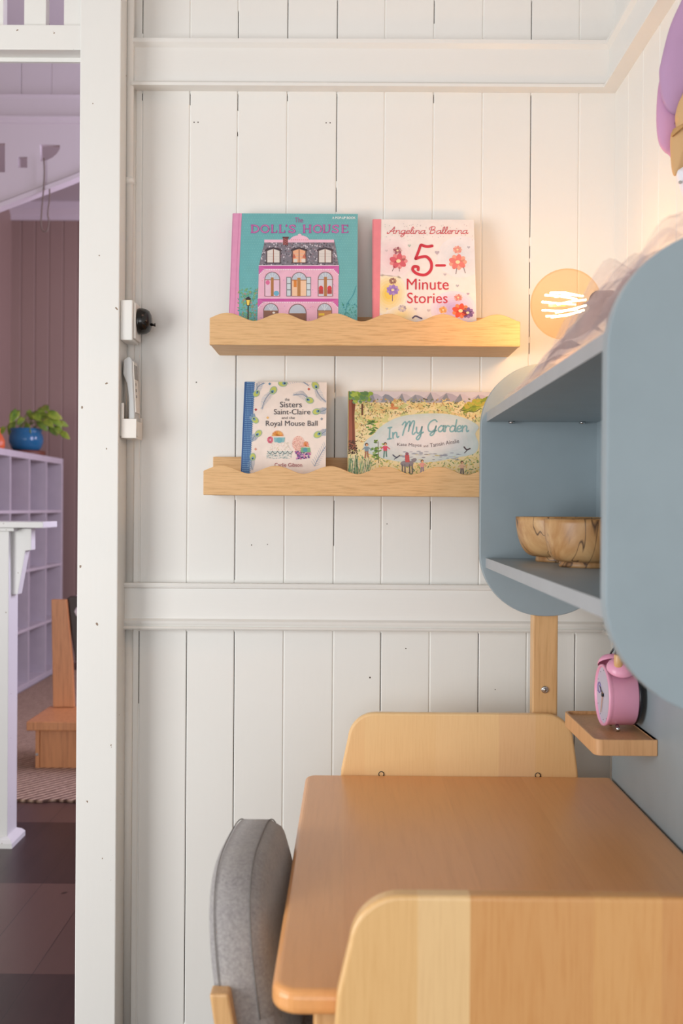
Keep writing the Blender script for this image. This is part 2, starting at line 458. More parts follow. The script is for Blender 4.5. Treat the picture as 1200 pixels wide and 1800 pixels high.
# next room shell
YB = 7.3
zc = P(70, 388, YB).z
mb = boarded('x', -2.45, 2.1, [-2.45 + 0.1*k + 0.02 for k in range(1, 46)], YB, 1, 0, zc + 0.12, None, 0.006, 0.006)
struct('wall_far', mb, M['mauve'], fixn=False)
XL2 = -2.40
struct('wall_left', MB().box((XL2-0.05, D+0.06, 0), (XL2, YB+0.05, 3.27)), M['mauve'])
struct('wall_east', MB().box((2.0, D+0.06, 0), (2.05, YB+0.05, 3.27)), M['lilac'])
# cornice
cp = [(YB, zc), (YB-0.02, zc), (YB-0.02, zc+0.03), (YB-0.06, zc+0.07), (YB-0.06, 3.27), (YB, 3.27)]
struct('trim_6', MB().prism(cp, 'x', XL2, 2.0), M['lilac'])
# beam wall across the next room
YF = 4.9
zt_, zb1 = P(70, 168, YF).z, P(70, 217, YF).z
mb = boarded('x', XL2, 2.0, [P(35, 140, YF).x + 0.145*(k-12) for k in range(0, 40)], YF+0.02, 1, zt_, 3.27, {P(35, 140, YF).x: [(zt_, 3.27)]}, 0.004, 0.004)
struct('wall_beam', mb, [M['lilac'], M['gap']], fixn=False)
bp = [(YF+0.06, zb1), (YF-0.01, zb1), (YF-0.01, zb1+0.012), (YF-0.03, zb1+0.018), (YF-0.03, zb1+0.026), (YF, zb1+0.032), (YF, zt_-0.012), (YF-0.015, zt_), (YF+0.06, zt_)]
struct('trim_7', MB().prism(bp, 'x', XL2, 2.0), M['lilac'])
# fretwork arch panel with cut-outs
def panel_with_holes(loops, Y):
    bm = bmesh.new(); edges = []
    for lp in loops:
        vs = [bm.verts.new(P(x, y, Y)) for x, y in lp]
        for i in range(len(vs)): edges.append(bm.edges.new((vs[i], vs[(i+1) % len(vs)])))
    bmesh.ops.triangle_fill(bm, use_beauty=True, use_dissolve=False, edges=edges, normal=(0, -1, 0))
    mb = MB(); bm.verts.index_update()
    mb.add([v.co.copy() for v in bm.verts], [[v.index for v in f.verts] for f in bm.faces]); bm.free(); return mb
edge = [(-230, 470), (-120, 410), (-40, 374), (0, 358), (60, 335), (140, 304), (230, 262), (330, 225)]
es = [tuple(p) for p in smooth_pts(edge, 5)]
loops = [[(330, 212), (-230, 212)] + es,
         [(-45, 254), (11, 254), (11, 305), (-45, 305)], [(34, 278), (50, 278), (50, 297), (34, 297)],
         [(72, 256), (107, 257), (107, 264), (102, 272), (94, 279), (84, 284), (73, 286)]]
arch = link('trim_8', panel_with_holes(loops, YF + 0.02), M['lilac'], solid=0.035)
arch['kind'] = 'structure'
mb = MB()
a_ = [P(x, y, YF) for x, y in es]; b_ = [P(x, y + 8, YF) for x, y in es]
rows = []
for u, v in zip(a_, b_):
    rows.append([(u.x, YF-0.012, u.z), (u.x, YF+0.05, u.z), (v.x, YF+0.05, v.z), (v.x, YF-0.012, v.z)])
mb.grid(rows, closed=True, smooth=False)
link('arch_edge_strip', mb, M['lilac'], parent=arch)

# ------------------------------------------------------------------ wavy picture ledges
def ledge(px0, px1, peaks, pyb, pk, tr, right_px, label, slope=0.0):
    YFR = 1.955
    x0, x1 = P(px0, pyb, YFR).x, P(right_px, pyb, YFR).x
    per = (peaks[-1]-peaks[0])/(len(peaks)-1)
    zbt = P(px0, pyb, YFR).z
    zpk, ztr = P(px0+30, pk, YFR).z, P(px0+30, tr, YFR).z
    t = thing('wavy_ledge', label, 'shelf', ((x0+x1)/2, D, zbt), 'wavy picture ledges on the boarded wall')
    pts = []
    n = 150
    for i in range(n+1):
        x = x0 + (x1-x0)*i/n
        pxx = px0 + (right_px-px0)*i/n
        ph = (pxx - peaks[0])/per
        cc = 0.5 + 0.5*math.cos(2*PI*ph)
        cc = cc**0.85
        pts.append((x, ztr + (zpk-ztr)*cc))
    r = 0.004
    outline = [(x1, zbt), (x0, zbt)] + pts
    link('front_board', MB().prism(outline, 'y', YFR, YFR+0.012), M['oak'], parent=t, bevel=0.0012)
    link('bottom_board', MB().box((x0+0.001, YFR+0.012, zbt+0.001), (x1-0.001, D-0.012, zbt+0.013)), M['oak'], parent=t)
    zbk = zbt + 0.0795
    link('back_board', MB().box((x0+0.001, D-0.012, zbt+0.001), (x1-0.001, D-0.0005, zbk)), M['oak'], parent=t, bevel=0.001)
    return zbt, x0, x1
zU, ux0, ux1 = ledge(368, 914, [399, 496, 591, 685, 778, 873], 606, 549.5, 563.5, 914, 'upper wavy edged pale oak picture ledge, its right end glowing beside the light bulb')
zL, lx0, lx1 = ledge(357, 903, [389, 488, 587, 679, 773, 868], 870, 818, 832, 903, 'lower wavy edged pale oak picture ledge, its right end hidden behind the grey cabinet')

# ------------------------------------------------------------------ book cover art
C_ = lin
class Art:
    """flat printing laid on the front board of a leaning book; drawn in a local measuring frame"""
    def __init__(s, o, V, W, ox, oy, k):
        s.o, s.V, s.W, s.ox, s.oy, s.k = o, V, W, ox, oy, k; s.mb = MB(); s.n = 0
    def pt(s, X, Y, lay):
        d = ray(s.ox + X/s.k, s.oy + Y/s.k)
        t = (s.o - CAM).dot(s.W) / d.dot(s.W)
        return CAM + d*t + s.W*(0.00022 + 0.00016*lay)
    def inside(s, p): return p
    def poly(s, pts, col, lay=0):
        if isinstance(col, str): col = C_(col)
        s.mb.add([s.pt(x, y, lay) for x, y in pts], [list(range(len(pts)))], 0, col)
    def rect(s, x0, y0, x1, y1, col, lay=0): s.poly([(x0, y0), (x1, y0), (x1, y1), (x0, y1)], col, lay)
    def ell(s, cx, cy, rx, ry, col, lay=0, rot=0, n=20, a0=0, a1=360):
        pts = []
        cr, sr = math.cos(math.radians(rot)), math.sin(math.radians(rot))
        for k in range(n + (0 if a1-a0 >= 360 else 1)):
            a = math.radians(a0 + (a1-a0)*k/n); x, y = rx*math.cos(a), ry*math.sin(a)
            pts.append((cx + x*cr - y*sr, cy + x*sr + y*cr))
        s.poly(pts, col, lay)
    def stroke(s, pts, w, col, lay=0, sm=True, taper=False):
        if isinstance(col, str): col = C_(col)
        pts = [Vector((p[0], p[1])) for p in pts]
        if sm and len(pts) > 2: pts = smooth_pts(pts, 6)
        L = []; R = []
        n = len(pts)
        for i, p in enumerate(pts):
            t = pts[min(i+1, n-1)] - pts[max(i-1, 0)]
            if t.length < 1e-6: t = Vector((1, 0))
            t.normalize(); q = Vector((-t.y, t.x))
            h = w/2*((1 - 0.75*i/(n-1)) if taper else 1)
            L.append(p + q*h); R.append(p - q*h)
        for i in range(n-1):
            s.mb.add([s.pt(v.x, v.y, lay) for v in (L[i], L[i+1], R[i+1], R[i])], [(0, 1, 2, 3)], 0, col)
        for p in (pts[0], pts[-1]):
            if not taper: s.ell(p.x, p.y, w/2, w/2, col, lay+0.3, n=8)
    def text(s, st, x0, y0, x1, y1, col, lay=3, rot=0, bold=0.0, shear=0.0, arc=0.0):
        """fit the string's mesh in the box (y0 top, y1 baseline of the box)"""
        if isinstance(col, str): col = C_(col)
        cu = bpy.data.curves.new('lettering', 'FONT'); cu.body = st; cu.size = 1; cu.offset = bold; cu.shear = shear
        cu.resolution_u = 4
        ob = bpy.data.objects.new('lettering', cu); COL.objects.link(ob)
        me = bpy.data.meshes.new_from_object(ob)
        vs = [v.co.copy() for v in me.vertices]; fs = [list(p.vertices) for p in me.polygons]
        bpy.data.objects.remove(ob); bpy.data.curves.remove(cu); bpy.data.meshes.remove(me)
        ax = min(v.x for v in vs); bx_ = max(v.x for v in vs); ay = min(v.y for v in vs); by_ = max(v.y for v in vs)
        cx, cy = (x0+x1)/2, (y0+y1)/2; cr, sr = math.cos(math.radians(rot)), math.sin(math.radians(rot)); out = []
        for v in vs:
            X = x0 + (v.x-ax)/(bx_-ax)*(x1-x0); Y = y1 - (v.y-ay)/(by_-ay)*(y1-y0)
            Y -= arc*(1 - ((X-cx)/((x1-x0)/2))**2)
            dx, dy = X-cx, Y-cy
            out.append(s.pt(cx + dx*cr - dy*sr, cy + dx*sr + dy*cr, lay))
        s.mb.add(out, fs, 0, col)
    def glyphs(s, st, x, base, xh, w, col, lay=3, slant=0.0, fit=None, rise=0.0):
        adv = sum(GL[c][0] for c in st)
        sc = xh if fit is None else fit/adv
        cx = x
        for c in st:
            a, strokes = GL[c]
            for q in strokes:
                pts = [(cx + (px_ + slant*py_)*sc, base - py_*xh - rise*(cx + px_*sc - x)) for px_, py_ in q]
                s.stroke(pts, w, col, lay)
            cx += a*sc
GL = {
 ' ': (0.7, []),
 'a': (1.12, [[(.85,.8),(.5,1),(.1,.6),(.15,.12),(.5,0),(.85,.45),(.9,1)], [(.9,1),(.88,.3),(1.05,0),(1.25,.2)]]),
 'n': (1.05, [[(.05,1),(.1,0)], [(.1,.5),(.4,.95),(.72,.88),(.76,.3),(.9,0),(1.1,.15)]]),
 'g': (1.1, [[(.85,.85),(.45,1),(.1,.6),(.2,.1),(.55,.05),(.85,.5),(.9,1)], [(.9,1),(.86,-.3),(.55,-.9),(.2,-.7),(.5,-.25),(1.15,.15)]]),
 'e': (.9, [[(.1,.45),(.6,.5),(.75,.8),(.45,1),(.1,.6),(.2,.1),(.55,0),(.95,.22)]]),
 'l': (.6, [[(0,.2),(.42,1.2),(.42,1.95),(.2,1.8),(.14,1.0),(.2,.2),(.4,0),(.62,.2)]]),
 'i': (.52, [[(.1,1),(.1,.2),(.3,0),(.5,.2)], [(.13,1.5),(.14,1.52)]]),
 'r': (.78, [[(.05,1),(.1,0)], [(.1,.55),(.35,.98),(.7,.88)]]),
 'd': (1.12, [[(.85,.8),(.45,1),(.1,.6),(.15,.1),(.5,0),(.85,.4),(.98,2)], [(.9,1.1),(.9,.3),(1.05,0),(1.25,.2)]]),
 'y': (1.1, [[(.05,1),(.15,.3),(.42,.05),(.72,.35),(.88,1)], [(.88,1),(.8,-.3),(.5,-.9),(.2,-.7),(.5,-.25),(1.15,.15)]]),
 'A': (1.5, [[(-.2,.5),(-.25,.1),(.1,.1),(.55,1.0),(1.0,2)], [(1.0,2),(1.02,.9),(1.1,.1),(1.35,.1)], [(.2,.85),(.7,.7),(1.3,.9)]]),
 'B': (1.55, [[(.4,1.9),(.35,.9),(.3,.05)], [(.0,1.1),(-.05,1.7),(.5,2.1),(1.05,1.9),(1.0,1.3),(.45,1.05)], [(.45,1.05),(1.15,.95),(1.2,.3),(.7,0),(.2,.15)]]),
 'I': (1.0, [[(.2,2),(.85,2)], [(.52,2),(.42,0)], [(.1,0),(.75,0)]]),
 'M': (2.0, [[(-.15,1.6),(.2,2),(.4,1.7),(.2,.8),(.05,0)], [(.3,1.2),(.75,1.95),(1.0,1.8),(.88,.5)], [(.9,1),(1.35,1.95),(1.65,1.8),(1.5,.2),(1.75,0),(1.95,.25)]]),
 'G': (1.65, [[(1.35,1.7),(.95,2),(.3,1.65),(0,.9),(.2,.15),(.7,0),(1.15,.4),(1.3,.95)], [(1.3,.95),(1.1,-.3),(.7,-.7),(.5,-.4),(1.0,0.0),(1.45,.2)]]),
}

def book(name, label, yb, yt, corners, spine_px, cover_col, spine_col, thick, zshelf, ox, oy, k, draw, group='picture books on the wavy ledges', back='#d8cdc0'):
    """corners = (left px, right px at mid height, top py)"""
    lpx, rpx, tpy, mid = corners
    zb = zshelf + 0.0135
    # top edge: find z at the ray through top py on y=yt
    zt = P((lpx+rpx)/2, tpy, yt).z
    V = Vector((0, yt-yb, zt-zb)); h = V.length; V.normalize()
    U = Vector((1, 0, 0)); W = V.cross(U); 
    if W.y > 0: W = -W
    o = Vector((0, yb, zb))
    def onp(px, py):
        d = ray(px, py); t = (o-CAM).dot(W)/d.dot(W); return CAM + d*t
    x0 = onp(lpx, mid).x; x1 = onp(rpx, mid).x
    # keep the rear lower edge above the ledge floor
    root = thing(name, label, 'book', ((x0+x1)/2, yb, zb), group)
    O = Vector((x0, yb, zb)); wd = x1-x0
    def blk(u0, u1, v0, v1, w0, w1, lift=0.0):
        mb = MB(); mb.box((u0, v0, w0), (u1, v1, w1))
        Mx = Matrix((( U.x, V.x, W.x, O.x), (U.y, V.y, W.y, O.y), (U.z, V.z, W.z, O.z), (0, 0, 0, 1)))
        return mb.xform(Mx)
    ct = 0.0024
    art = Art(o, V, W, ox, oy, k)
    def R(u, v): return O + U*u + V*v
    fb = blk(0, wd, 0, h, -ct, 0); nf = len(fb.f)
    fb.c = [C_(cover_col)]*nf
    art.mb = fb; draw(art)
    # the printing is trimmed at the cover's edges
    clip(fb, O, U, V, W, wd, h)
    lk = link('front_cover', fb, M['print'], parent=root, fixn=False)
    link('page_block', blk(0.003, wd-0.003, 0.003, h-0.003, -thick+ct, -ct), M['paper'], parent=root)
    bc = blk(0, wd, 0, h, -thick, -thick+ct); bc.c = [C_(back)]*6
    link('back_cover', bc, M['print'], parent=root)
    sp_ = blk(-0.0018, 0.0, 0, h, -thick, 0.0002); sp_.c = [C_(spine_col)]*6
    link('spine', sp_, M['print'], parent=root, bevel=0.0008)
    return root
def clip(mb, O, U, V, W, wd, h):
    """cut away printed polygons hanging over the board's edge"""
    bmx = bmesh.new(); cl = bmx.loops.layers.float_color.new('ink')
    for f, c in zip(mb.f, mb.c):
        try:
            face = bmx.faces.new([bmx.verts.new(mb.v[i]) for i in f])
        except ValueError: continue
        for l in face.loops: l[cl] = (c[0], c[1], c[2], 1)
    for co, no in ((O + U*0, -U), (O + U*wd, U), (O, -V), (O + V*h, V)):
        g = list(bmx.verts) + list(bmx.edges) + list(bmx.faces)
        bmesh.ops.bisect_plane(bmx, geom=g, dist=1e-6, plane_co=co + no*1e-5, plane_no=no, clear_outer=True)
    bmx.verts.index_update()
    mb.v = [tuple(v.co) for v in bmx.verts]; mb.f = []; mb.c = []; mb.m = []; mb.sm = []
    for f in bmx.faces:
        mb.f.append([v.index for v in f.verts]); mb.c.append(tuple(f.loops[0][cl])[:3]); mb.m.append(0); mb.sm.append(False)
    bmx.free()

# ---- teal book
def draw_doll(A):
    pink, hot, lp = '#e9a6c6', '#c9509c', '#efbfd3'
    A.rect(-60, -60, 20+80, 1300, '#e792bb', 0.5)
    A.poly([(-60, -60), (125, -60), (125, 48), (83, 920), (70, 1200), (-60, 1200)], '#e09abe', 1)
    A.stroke([(102, 48), (60, 940), (50, 1150)], 3, '#cf74a4', 2, sm=False)
    for i in range(46):
        for j in range(40):
            x = 140 + i*22 + (j % 2)*11; y = 62 + j*23
            A.ell(x, y, 3.2, 3.2, '#93cacb', 0.6, n=5)
    # shrubs at left foot
    for k_ in range(260):
        x = random.uniform(92, 265); y = random.uniform(700, 1060)
        if y < 700 + abs(x-200)*0.25: continue
        A.ell(x, y, random.uniform(5, 13), random.uniform(3, 8), random.choice(['#5fa184', '#6fae7c', '#8aa96b', '#5b9fa0', '#b08f86']), 1 + random.random()*0.4, rot=random.uniform(0, 180), n=7)
    for k_ in range(60):
        x = random.uniform(985, 1140); y = random.uniform(840, 1060)
        A.ell(x, y, random.uniform(4, 10), random.uniform(3, 7), random.choice(['#4f9d95', '#5aa68c', '#3e8f9b']), 1, rot=random.uniform(0, 180), n=6)
    A.stroke([(1030, 960), (1050, 850), (1100, 770), (1130, 690)], 5, '#3f93a0', 1.6)
    # lamp post
    A.stroke([(180, 870), (178, 1080)], 10, '#3a3338', 2, sm=False)
    A.poly([(158, 805), (202, 805), (194, 865), (168, 865)], '#3a3338', 2)
    A.poly([(164, 812), (196, 812), (189, 858), (171, 858)], '#f0cf62', 3)
    A.poly([(150, 805), (210, 805), (182, 782)], '#3a3338', 3)
    # words
    A.text('The', 590, 88, 662, 132, '#b05a9c', 3, bold=0.0)
    A.text('A POP-UP BOOK', 918, 80, 1125, 101, '#f2f4f2', 3, bold=0.02)
    # slab lettering with inline
    def serif(x, y, w_=24): A.rect(x-w_/2, y-4, x+w_/2, y+4, hotp, 3.2)
    hotp = '#b4509f'; T0, T1 = 152, 224
    def stem(x):
        A.rect(x-8, T0, x+8, T1, hotp, 3); A.rect(x-1.5, T0+6, x+1.5, T1-6, '#e3a6cb', 4)
        serif(x, T0+2); serif(x, T1-2)
    def bowl(cx, rx, a0, a1):
        pts = [(cx + rx*math.cos(math.radians(a)), (T0+T1)/2 + 32*math.sin(math.radians(a))) for a in range(a0, a1+1, 15)]
        A.stroke(pts, 14, hotp, 3, sm=False); A.stroke(pts, 3, '#e3a6cb', 4, sm=False)
    x = 215
    stem(x); bowl(x+10, 48, -90, 90)                      # D
    bowl(328, 34, 0, 360)                                  # O
    for x in (392, 462):                                   # L L
        stem(x); A.rect(x, T1-8, x+42, T1, hotp, 3); A.rect(x+35, T1-24, x+43, T1, hotp, 3)
    A.ell(516, 160, 7, 12, hotp, 3)                        # '
    def S(cx):
        pts = [(cx+26, T0+16), (cx+6, T0+4), (cx-20, T0+14), (cx-14, T0+30), (cx+12, T0+42), (cx+24, T0+56), (cx+4, T1-4), (cx-26, T1-14)]
        A.stroke(pts, 14, hotp, 3); A.stroke(pts, 3, '#e3a6cb', 4)
        A.rect(cx+20, T0, cx+28, T0+24, hotp, 3); A.rect(cx-30, T1-24, cx-22, T1, hotp, 3)
    S(566)
    stem(672); stem(724); A.rect(672, 184, 724, 192, hotp, 3)   # H
    bowl(790, 34, 0, 360)                                  # O
    stem(846); A.stroke([(846, 195), (852, 214), (872, 220), (888, 212), (894, 190), (894, T0)], 10, hotp, 3); serif(894, T0+2)  # U
    S(946)
    stem(1010); 
    for yy in (T0, 184, T1-8): A.rect(1010, yy, 1058 - (14 if yy == 184 else 0), yy+8, hotp, 3)   # E
    A.rect(1050, T0, 1058, T0+20, hotp, 3); A.rect(1052, T1-20, 1060, T1, hotp, 3)
    # house
    A.poly([(258, 1100), (275, 512), (975, 512), (970, 1100)], '#ebb7cd', 2)
    A.poly([(275, 510), (325, 300), (940, 300), (975, 510)], '#7e7a85', 2.2)
    for k_ in range(420):                                   # shingles
        y = random.uniform(306, 505); t = (510-y)/210
        x = random.uniform(280 + t*45, 970 - t*32); s_ = 7
        A.poly([(x-s_, y), (x, y-s_*1.2), (x+s_, y), (x, y+s_*1.2)], random.choice(['#5c5763', '#a7a1ab', '#d6cdd6', '#8e7680', '#4c4651', '#928b96']), 2.6 + random.random()*0.3)
    A.rect(322, 282, 935, 308, lp, 3.2)
    A.poly([(550, 290)] + [(632 + 84*math.cos(math.radians(a)), 290 - 46*math.sin(math.radians(a))) for a in range(180, -1, -12)], lp, 3.4)
    A.ell(632, 240, 16, 10, lp, 3.5)
    for i in range(9): A.ell(560 + i*18, 284, 5, 4, '#e07f8c', 3.8, n=6)
    A.rect(486, 268, 530, 330, '#8a4a4c', 3.8); A.rect(482, 258, 536, 270, '#6e3b40', 4)
    for q in range(8): A.rect(490 + (q % 3)*13, 274 + q*6, 500 + (q % 3)*13, 278 + q*6, '#c08a84', 4.2)
    def dormer(cx, inner):
        A.poly([(cx-76, 378), (cx-62, 362), (cx, 348), (cx+62, 362), (cx+76, 378), (cx+66, 386), (cx-66, 386)], '#4a4049', 3.6)
        A.rect(cx-64, 376, cx+64, 490, '#5d4a4c', 3.7)
        A.poly([(cx-54, 382), (cx, 364), (cx+54, 382), (cx+54, 484), (cx-54, 484)], inner, 4)
        A.rect(cx-4, 366, cx+4, 484, '#9a6a5c', 4.4); A.rect(cx-70, 484, cx+70, 492, '#4a4049', 4.2)
        for g in range(3): A.rect(cx-50, 405+g*24, cx+50, 408+g*24, '#c9c0bd', 4.3)
    dormer(402, '#dfd8d3'); dormer(628, '#eeb28d'); dormer(856, '#dfd8d3')
    A.poly([(580, 400), (600, 440), (570, 450)], '#c86f5c', 4.5); A.poly([(676, 400), (656, 440), (688, 450)], '#c86f5c', 4.5)
    A.rect(580, 455, 612, 482, '#dcd7cf', 4.5); A.rect(648, 452, 684, 482, '#e6d8d0', 4.5)
    # pink bands with scallops
    for y0, xa, xb2 in ((512, 273, 978), (800, 264, 972)):
        A.rect(xa, y0, xb2, y0+30, '#c95ba3', 3)
        A.poly([(xa, y0), (xa+60, y0+26), (xa, y0+84)], '#d069ab', 3.1); A.poly([(xb2, y0), (xb2-60, y0+26), (xb2, y0+84)], '#d069ab', 3.1)
        n = 30
        for i in range(n):
            x = xa+52 + (xb2-xa-104)*i/(n-1); A.poly([(x-11, y0+28), (x+11, y0+28), (x, y0+42)], '#f6dcea', 3.5)
        for i in range(5):
            A.ell(xa+6+i*11, y0+78-i*11, 6, 6, '#f6dcea', 3.5, n=7); A.ell(xb2-6-i*11, y0+78-i*11, 6, 6, '#f6dcea', 3.5, n=7)
        A.rect(xa, y0-4, xb2, y0, '#f8e6ef', 3.6)
    for k_ in range(90):
        x = random.uniform(285, 955); y = random.choice([random.uniform(560, 780), random.uniform(850, 1000)])
        A.ell(x, y, 5, 3, random.choice(['#c98fd0', '#d98aa8', '#b57ac6', '#e0828f']), 2.8, n=5)
    def arched(cx, y0, y1, w_, fill, fr='#8a6a6c', arch_='#bcc6d4'):
        top = y0 + w_
        ap = [(cx + (w_+7)*math.cos(math.radians(a)), top - (w_+7)*math.sin(math.radians(a))) for a in range(0, 181, 12)]
        A.poly([(cx+w_+7, y1)] + ap + [(cx-w_-7, y1)], fr, 3.6)
        ap = [(cx + w_*math.cos(math.radians(a)), top - w_*math.sin(math.radians(a))) for a in range(0, 181, 12)]
        A.poly(ap, arch_, 4)
        A.rect(cx-w_, top+2, cx+w_, y1-5, fill, 4); A.rect(cx-w_-4, top-2, cx+w_+4, top+5, '#9a6c50', 4.4)
        for a in (60, 90, 120): A.stroke([(cx, top), (cx+w_*math.cos(math.radians(a)), top-w_*math.sin(math.radians(a)))], 3, '#e6ebee', 4.4, sm=False)
    arched(392, 572, 782, 62, '#e8c3d6'); arched(858, 572, 782, 60, '#d5d2dc')
    A.rect(380, 615, 404, 778, '#b07a4c', 4.8); A.ell(428, 755, 24, 22, '#6fb0cc', 4.8); A.ell(352, 660, 18, 20, '#dd6f9c', 4.8)
    A.rect(846, 610, 872, 778, '#b07a4c', 4.8)
    for cx in (820, 895): A.ell(cx, 712, 20, 24, '#d2434a', 4.8); A.rect(cx-20, 724, cx+20, 760, '#b44a48', 4.9)
    for x0_ in (516, 690):
        A.rect(x0_, 610, x0_+42, 782, '#7d8287', 3.6)
        for g in range(3): A.rect(x0_+6, 618+g*55, x0_+36, 665+g*55, '#ccd9e0', 4)
    arched(628, 575, 782, 62, '#f0c8a8'); A.rect(580, 640, 606, 700, '#d9873f', 4.8); A.rect(612, 618, 640, 778, '#b98350', 4.8)
    arched(380, 848, 1100, 60, '#8e6a5c'); arched(852, 848, 1100, 58, '#c08a60')
    ap = [(614 + 80*math.cos(math.radians(a)), 930 - 84*math.sin(math.radians(a))) for a in range(0, 181, 10)]
    A.poly([(694, 1100)] + ap + [(534, 1100)], '#8a6a6c', 3.6)
    A.poly([(p[0]*0.9+61.4, p[1]*0.9+93) for p in ap], '#bcc6d4', 4); A.rect(545, 926, 684, 1100, '#8d6650', 4)
    A.rect(800, 930, 850, 950, '#e8c54a', 4.6); A.ell(405, 925, 12, 9, '#efe8e0', 4.6)
book('picture_book', "teal pop-up picture book with a pink doll's house on the cover and pink spine", 2.000, 2.068, (405.5, 628, 375.5, 500), 0, '#6db2b6', '#df97bb', 0.024, zU, 400, 365, 5.0, draw_doll)

# ---- white book with red numeral
def heart(A, x, y, s_, col, lay=2):
    pts = []
    for k_ in range(20):
        t = 2*PI*k_/20; pts.append((x + s_*math.sin(t)**3, y - s_*(0.8*math.cos(t) - 0.32*math.cos(2*t) - 0.13*math.cos(3*t))))
    A.poly(pts, col, lay)
def wash(A, cx, cy, rx, ry, c0, c1, lay=0.4, n=7):
    a, b2 = C_(c0), C_(c1)
    for i in range(n):
        t = i/(n-1); A.ell(cx, cy, rx*(1-t*0.75), ry*(1-t*0.75), tuple(a[j]+(b2[j]-a[j])*t for j in range(3)), lay + t*0.8, n=26)
def draw_five(A):
    A.poly([(-60, -60), (118, -60), (118, 60), (98, 1180), (-60, 1300)], '#ec8a94', 2.5)
    wash(A, 240, 470, 230, 230, '#f5e6e4', '#efcfd3'); wash(A, 960, 460, 250, 220, '#efe9ea', '#dfe0e6')
    wash(A, 200, 850, 190, 230, '#f7ead0', '#f3cd5c'); wash(A, 330, 1080, 170, 120, '#f6ead9', '#f3d99b', 0.6)
    wash(A, 880, 1010, 240, 190, '#efe0ea', '#c9aedb')
    A.glyphs('Angelina Ballerina', 192, 216, 36, 6.5, '#d6505c', 3, slant=0.18, fit=835)
    red = '#cf3446'
    A.stroke([(655, 345), (600, 352), (540, 335)], 30, red, 3)
    A.stroke([(532, 340), (512, 400), (480, 480)], 28, red, 3)
    A.stroke([(484, 480), (540, 462), (600, 462), (645, 520), (640, 600), (580, 650), (500, 640), (452, 600), (460, 565), (505, 568), (508, 598)], 30, red, 3)
    A.stroke([(700, 551), (788, 551)], 26, red, 3, sm=False)
    A.text('Minute', 388, 690, 830, 808, red, 3, bold=0.0)
    A.text('Stories', 392, 838, 818, 950, red, 3, bold=0.0)
    for x, y, s_, c in ((415, 342, 17, '#b9c4b8'), (708, 415, 24, '#c5b4bd'), (175, 395, 15, '#d9c3c6'), (1040, 360, 16, '#b9b3bd'), (790, 645, 16, '#cbbcc4'),
                        (922, 765, 17, '#bdb6bd'), (1033, 850, 15, '#c2a8bd'), (178, 1008, 14, '#d9c9b8'), (482, 1008, 16, '#d3c1c6'), (620, 1025, 17, '#d8c4c3')):
        heart(A, x, y, s_, c)
    for k_ in range(46):
        x = random.uniform(150, 1090); y = random.choice([random.uniform(110, 160), random.uniform(225, 290)])
        heart(A, x, y, 5, random.choice(['#c9bfc2', '#d8b9be', '#bcc6bd']), 1.8)
    # plain flowers and ribbon bows in place of the figures
    def bloom(cx, cy, r, c0, c1, n=9):
        for i in range(n):
            a = 2*PI*i/n; A.ell(cx + r*0.55*math.cos(a), cy + r*0.42*math.sin(a), r*0.48, r*0.3, c0 if i % 2 else c1, 2.4 + 0.2*(i % 2), rot=math.degrees(a), n=12)
        A.ell(cx, cy, r*0.25, r*0.2, '#f3dcae', 3)
    bloom(300, 505, 95, '#d9626e', '#e88f90'); bloom(290, 395, 48, '#a7626e', '#dcb4b0'); A.stroke([(260, 560), (235, 610)], 7, '#8b6f74', 2.6); A.stroke([(310, 570), (310, 612)], 7, '#8b6f74', 2.6)
    bloom(925, 515, 95, '#e88078', '#f0a791'); bloom(922, 385, 48, '#e79a8c', '#efb6a6'); A.stroke([(915, 580), (905, 640)], 7, '#7c6a70', 2.6); A.stroke([(985, 570), (1005, 630)], 7, '#7c6a70', 2.6)
    bloom(240, 810, 66, '#a07cc2', '#b896d2'); bloom(240, 715, 40, '#9a6c62', '#b98c72'); A.stroke([(238, 860), (236, 925)], 7, '#8b6f84', 2.6)
    bloom(955, 1030, 90, '#e4573f', '#ee8a5a'); bloom(1030, 1050, 66, '#7d5c94', '#a07cb2'); bloom(930, 890, 44, '#e08a80', '#efb6a6'); bloom(770, 1020, 44, '#e8a05a', '#efc08a')
    bloom(340, 1005, 44, '#d6c4c0', '#b9a6ac')
    A.stroke([(450, 1105), (480, 1085), (520, 1100), (545, 1110)], 16, '#5f5372', 3)
book('picture_book', 'white storybook with a big red 5 and words 5-Minute Stories, pink spine', 1.998, 2.066, (656, 835, 386, 480), 0, '#f3e9e4', '#ec8a94', 0.026, zU, 650, 375, 6.0, draw_five)

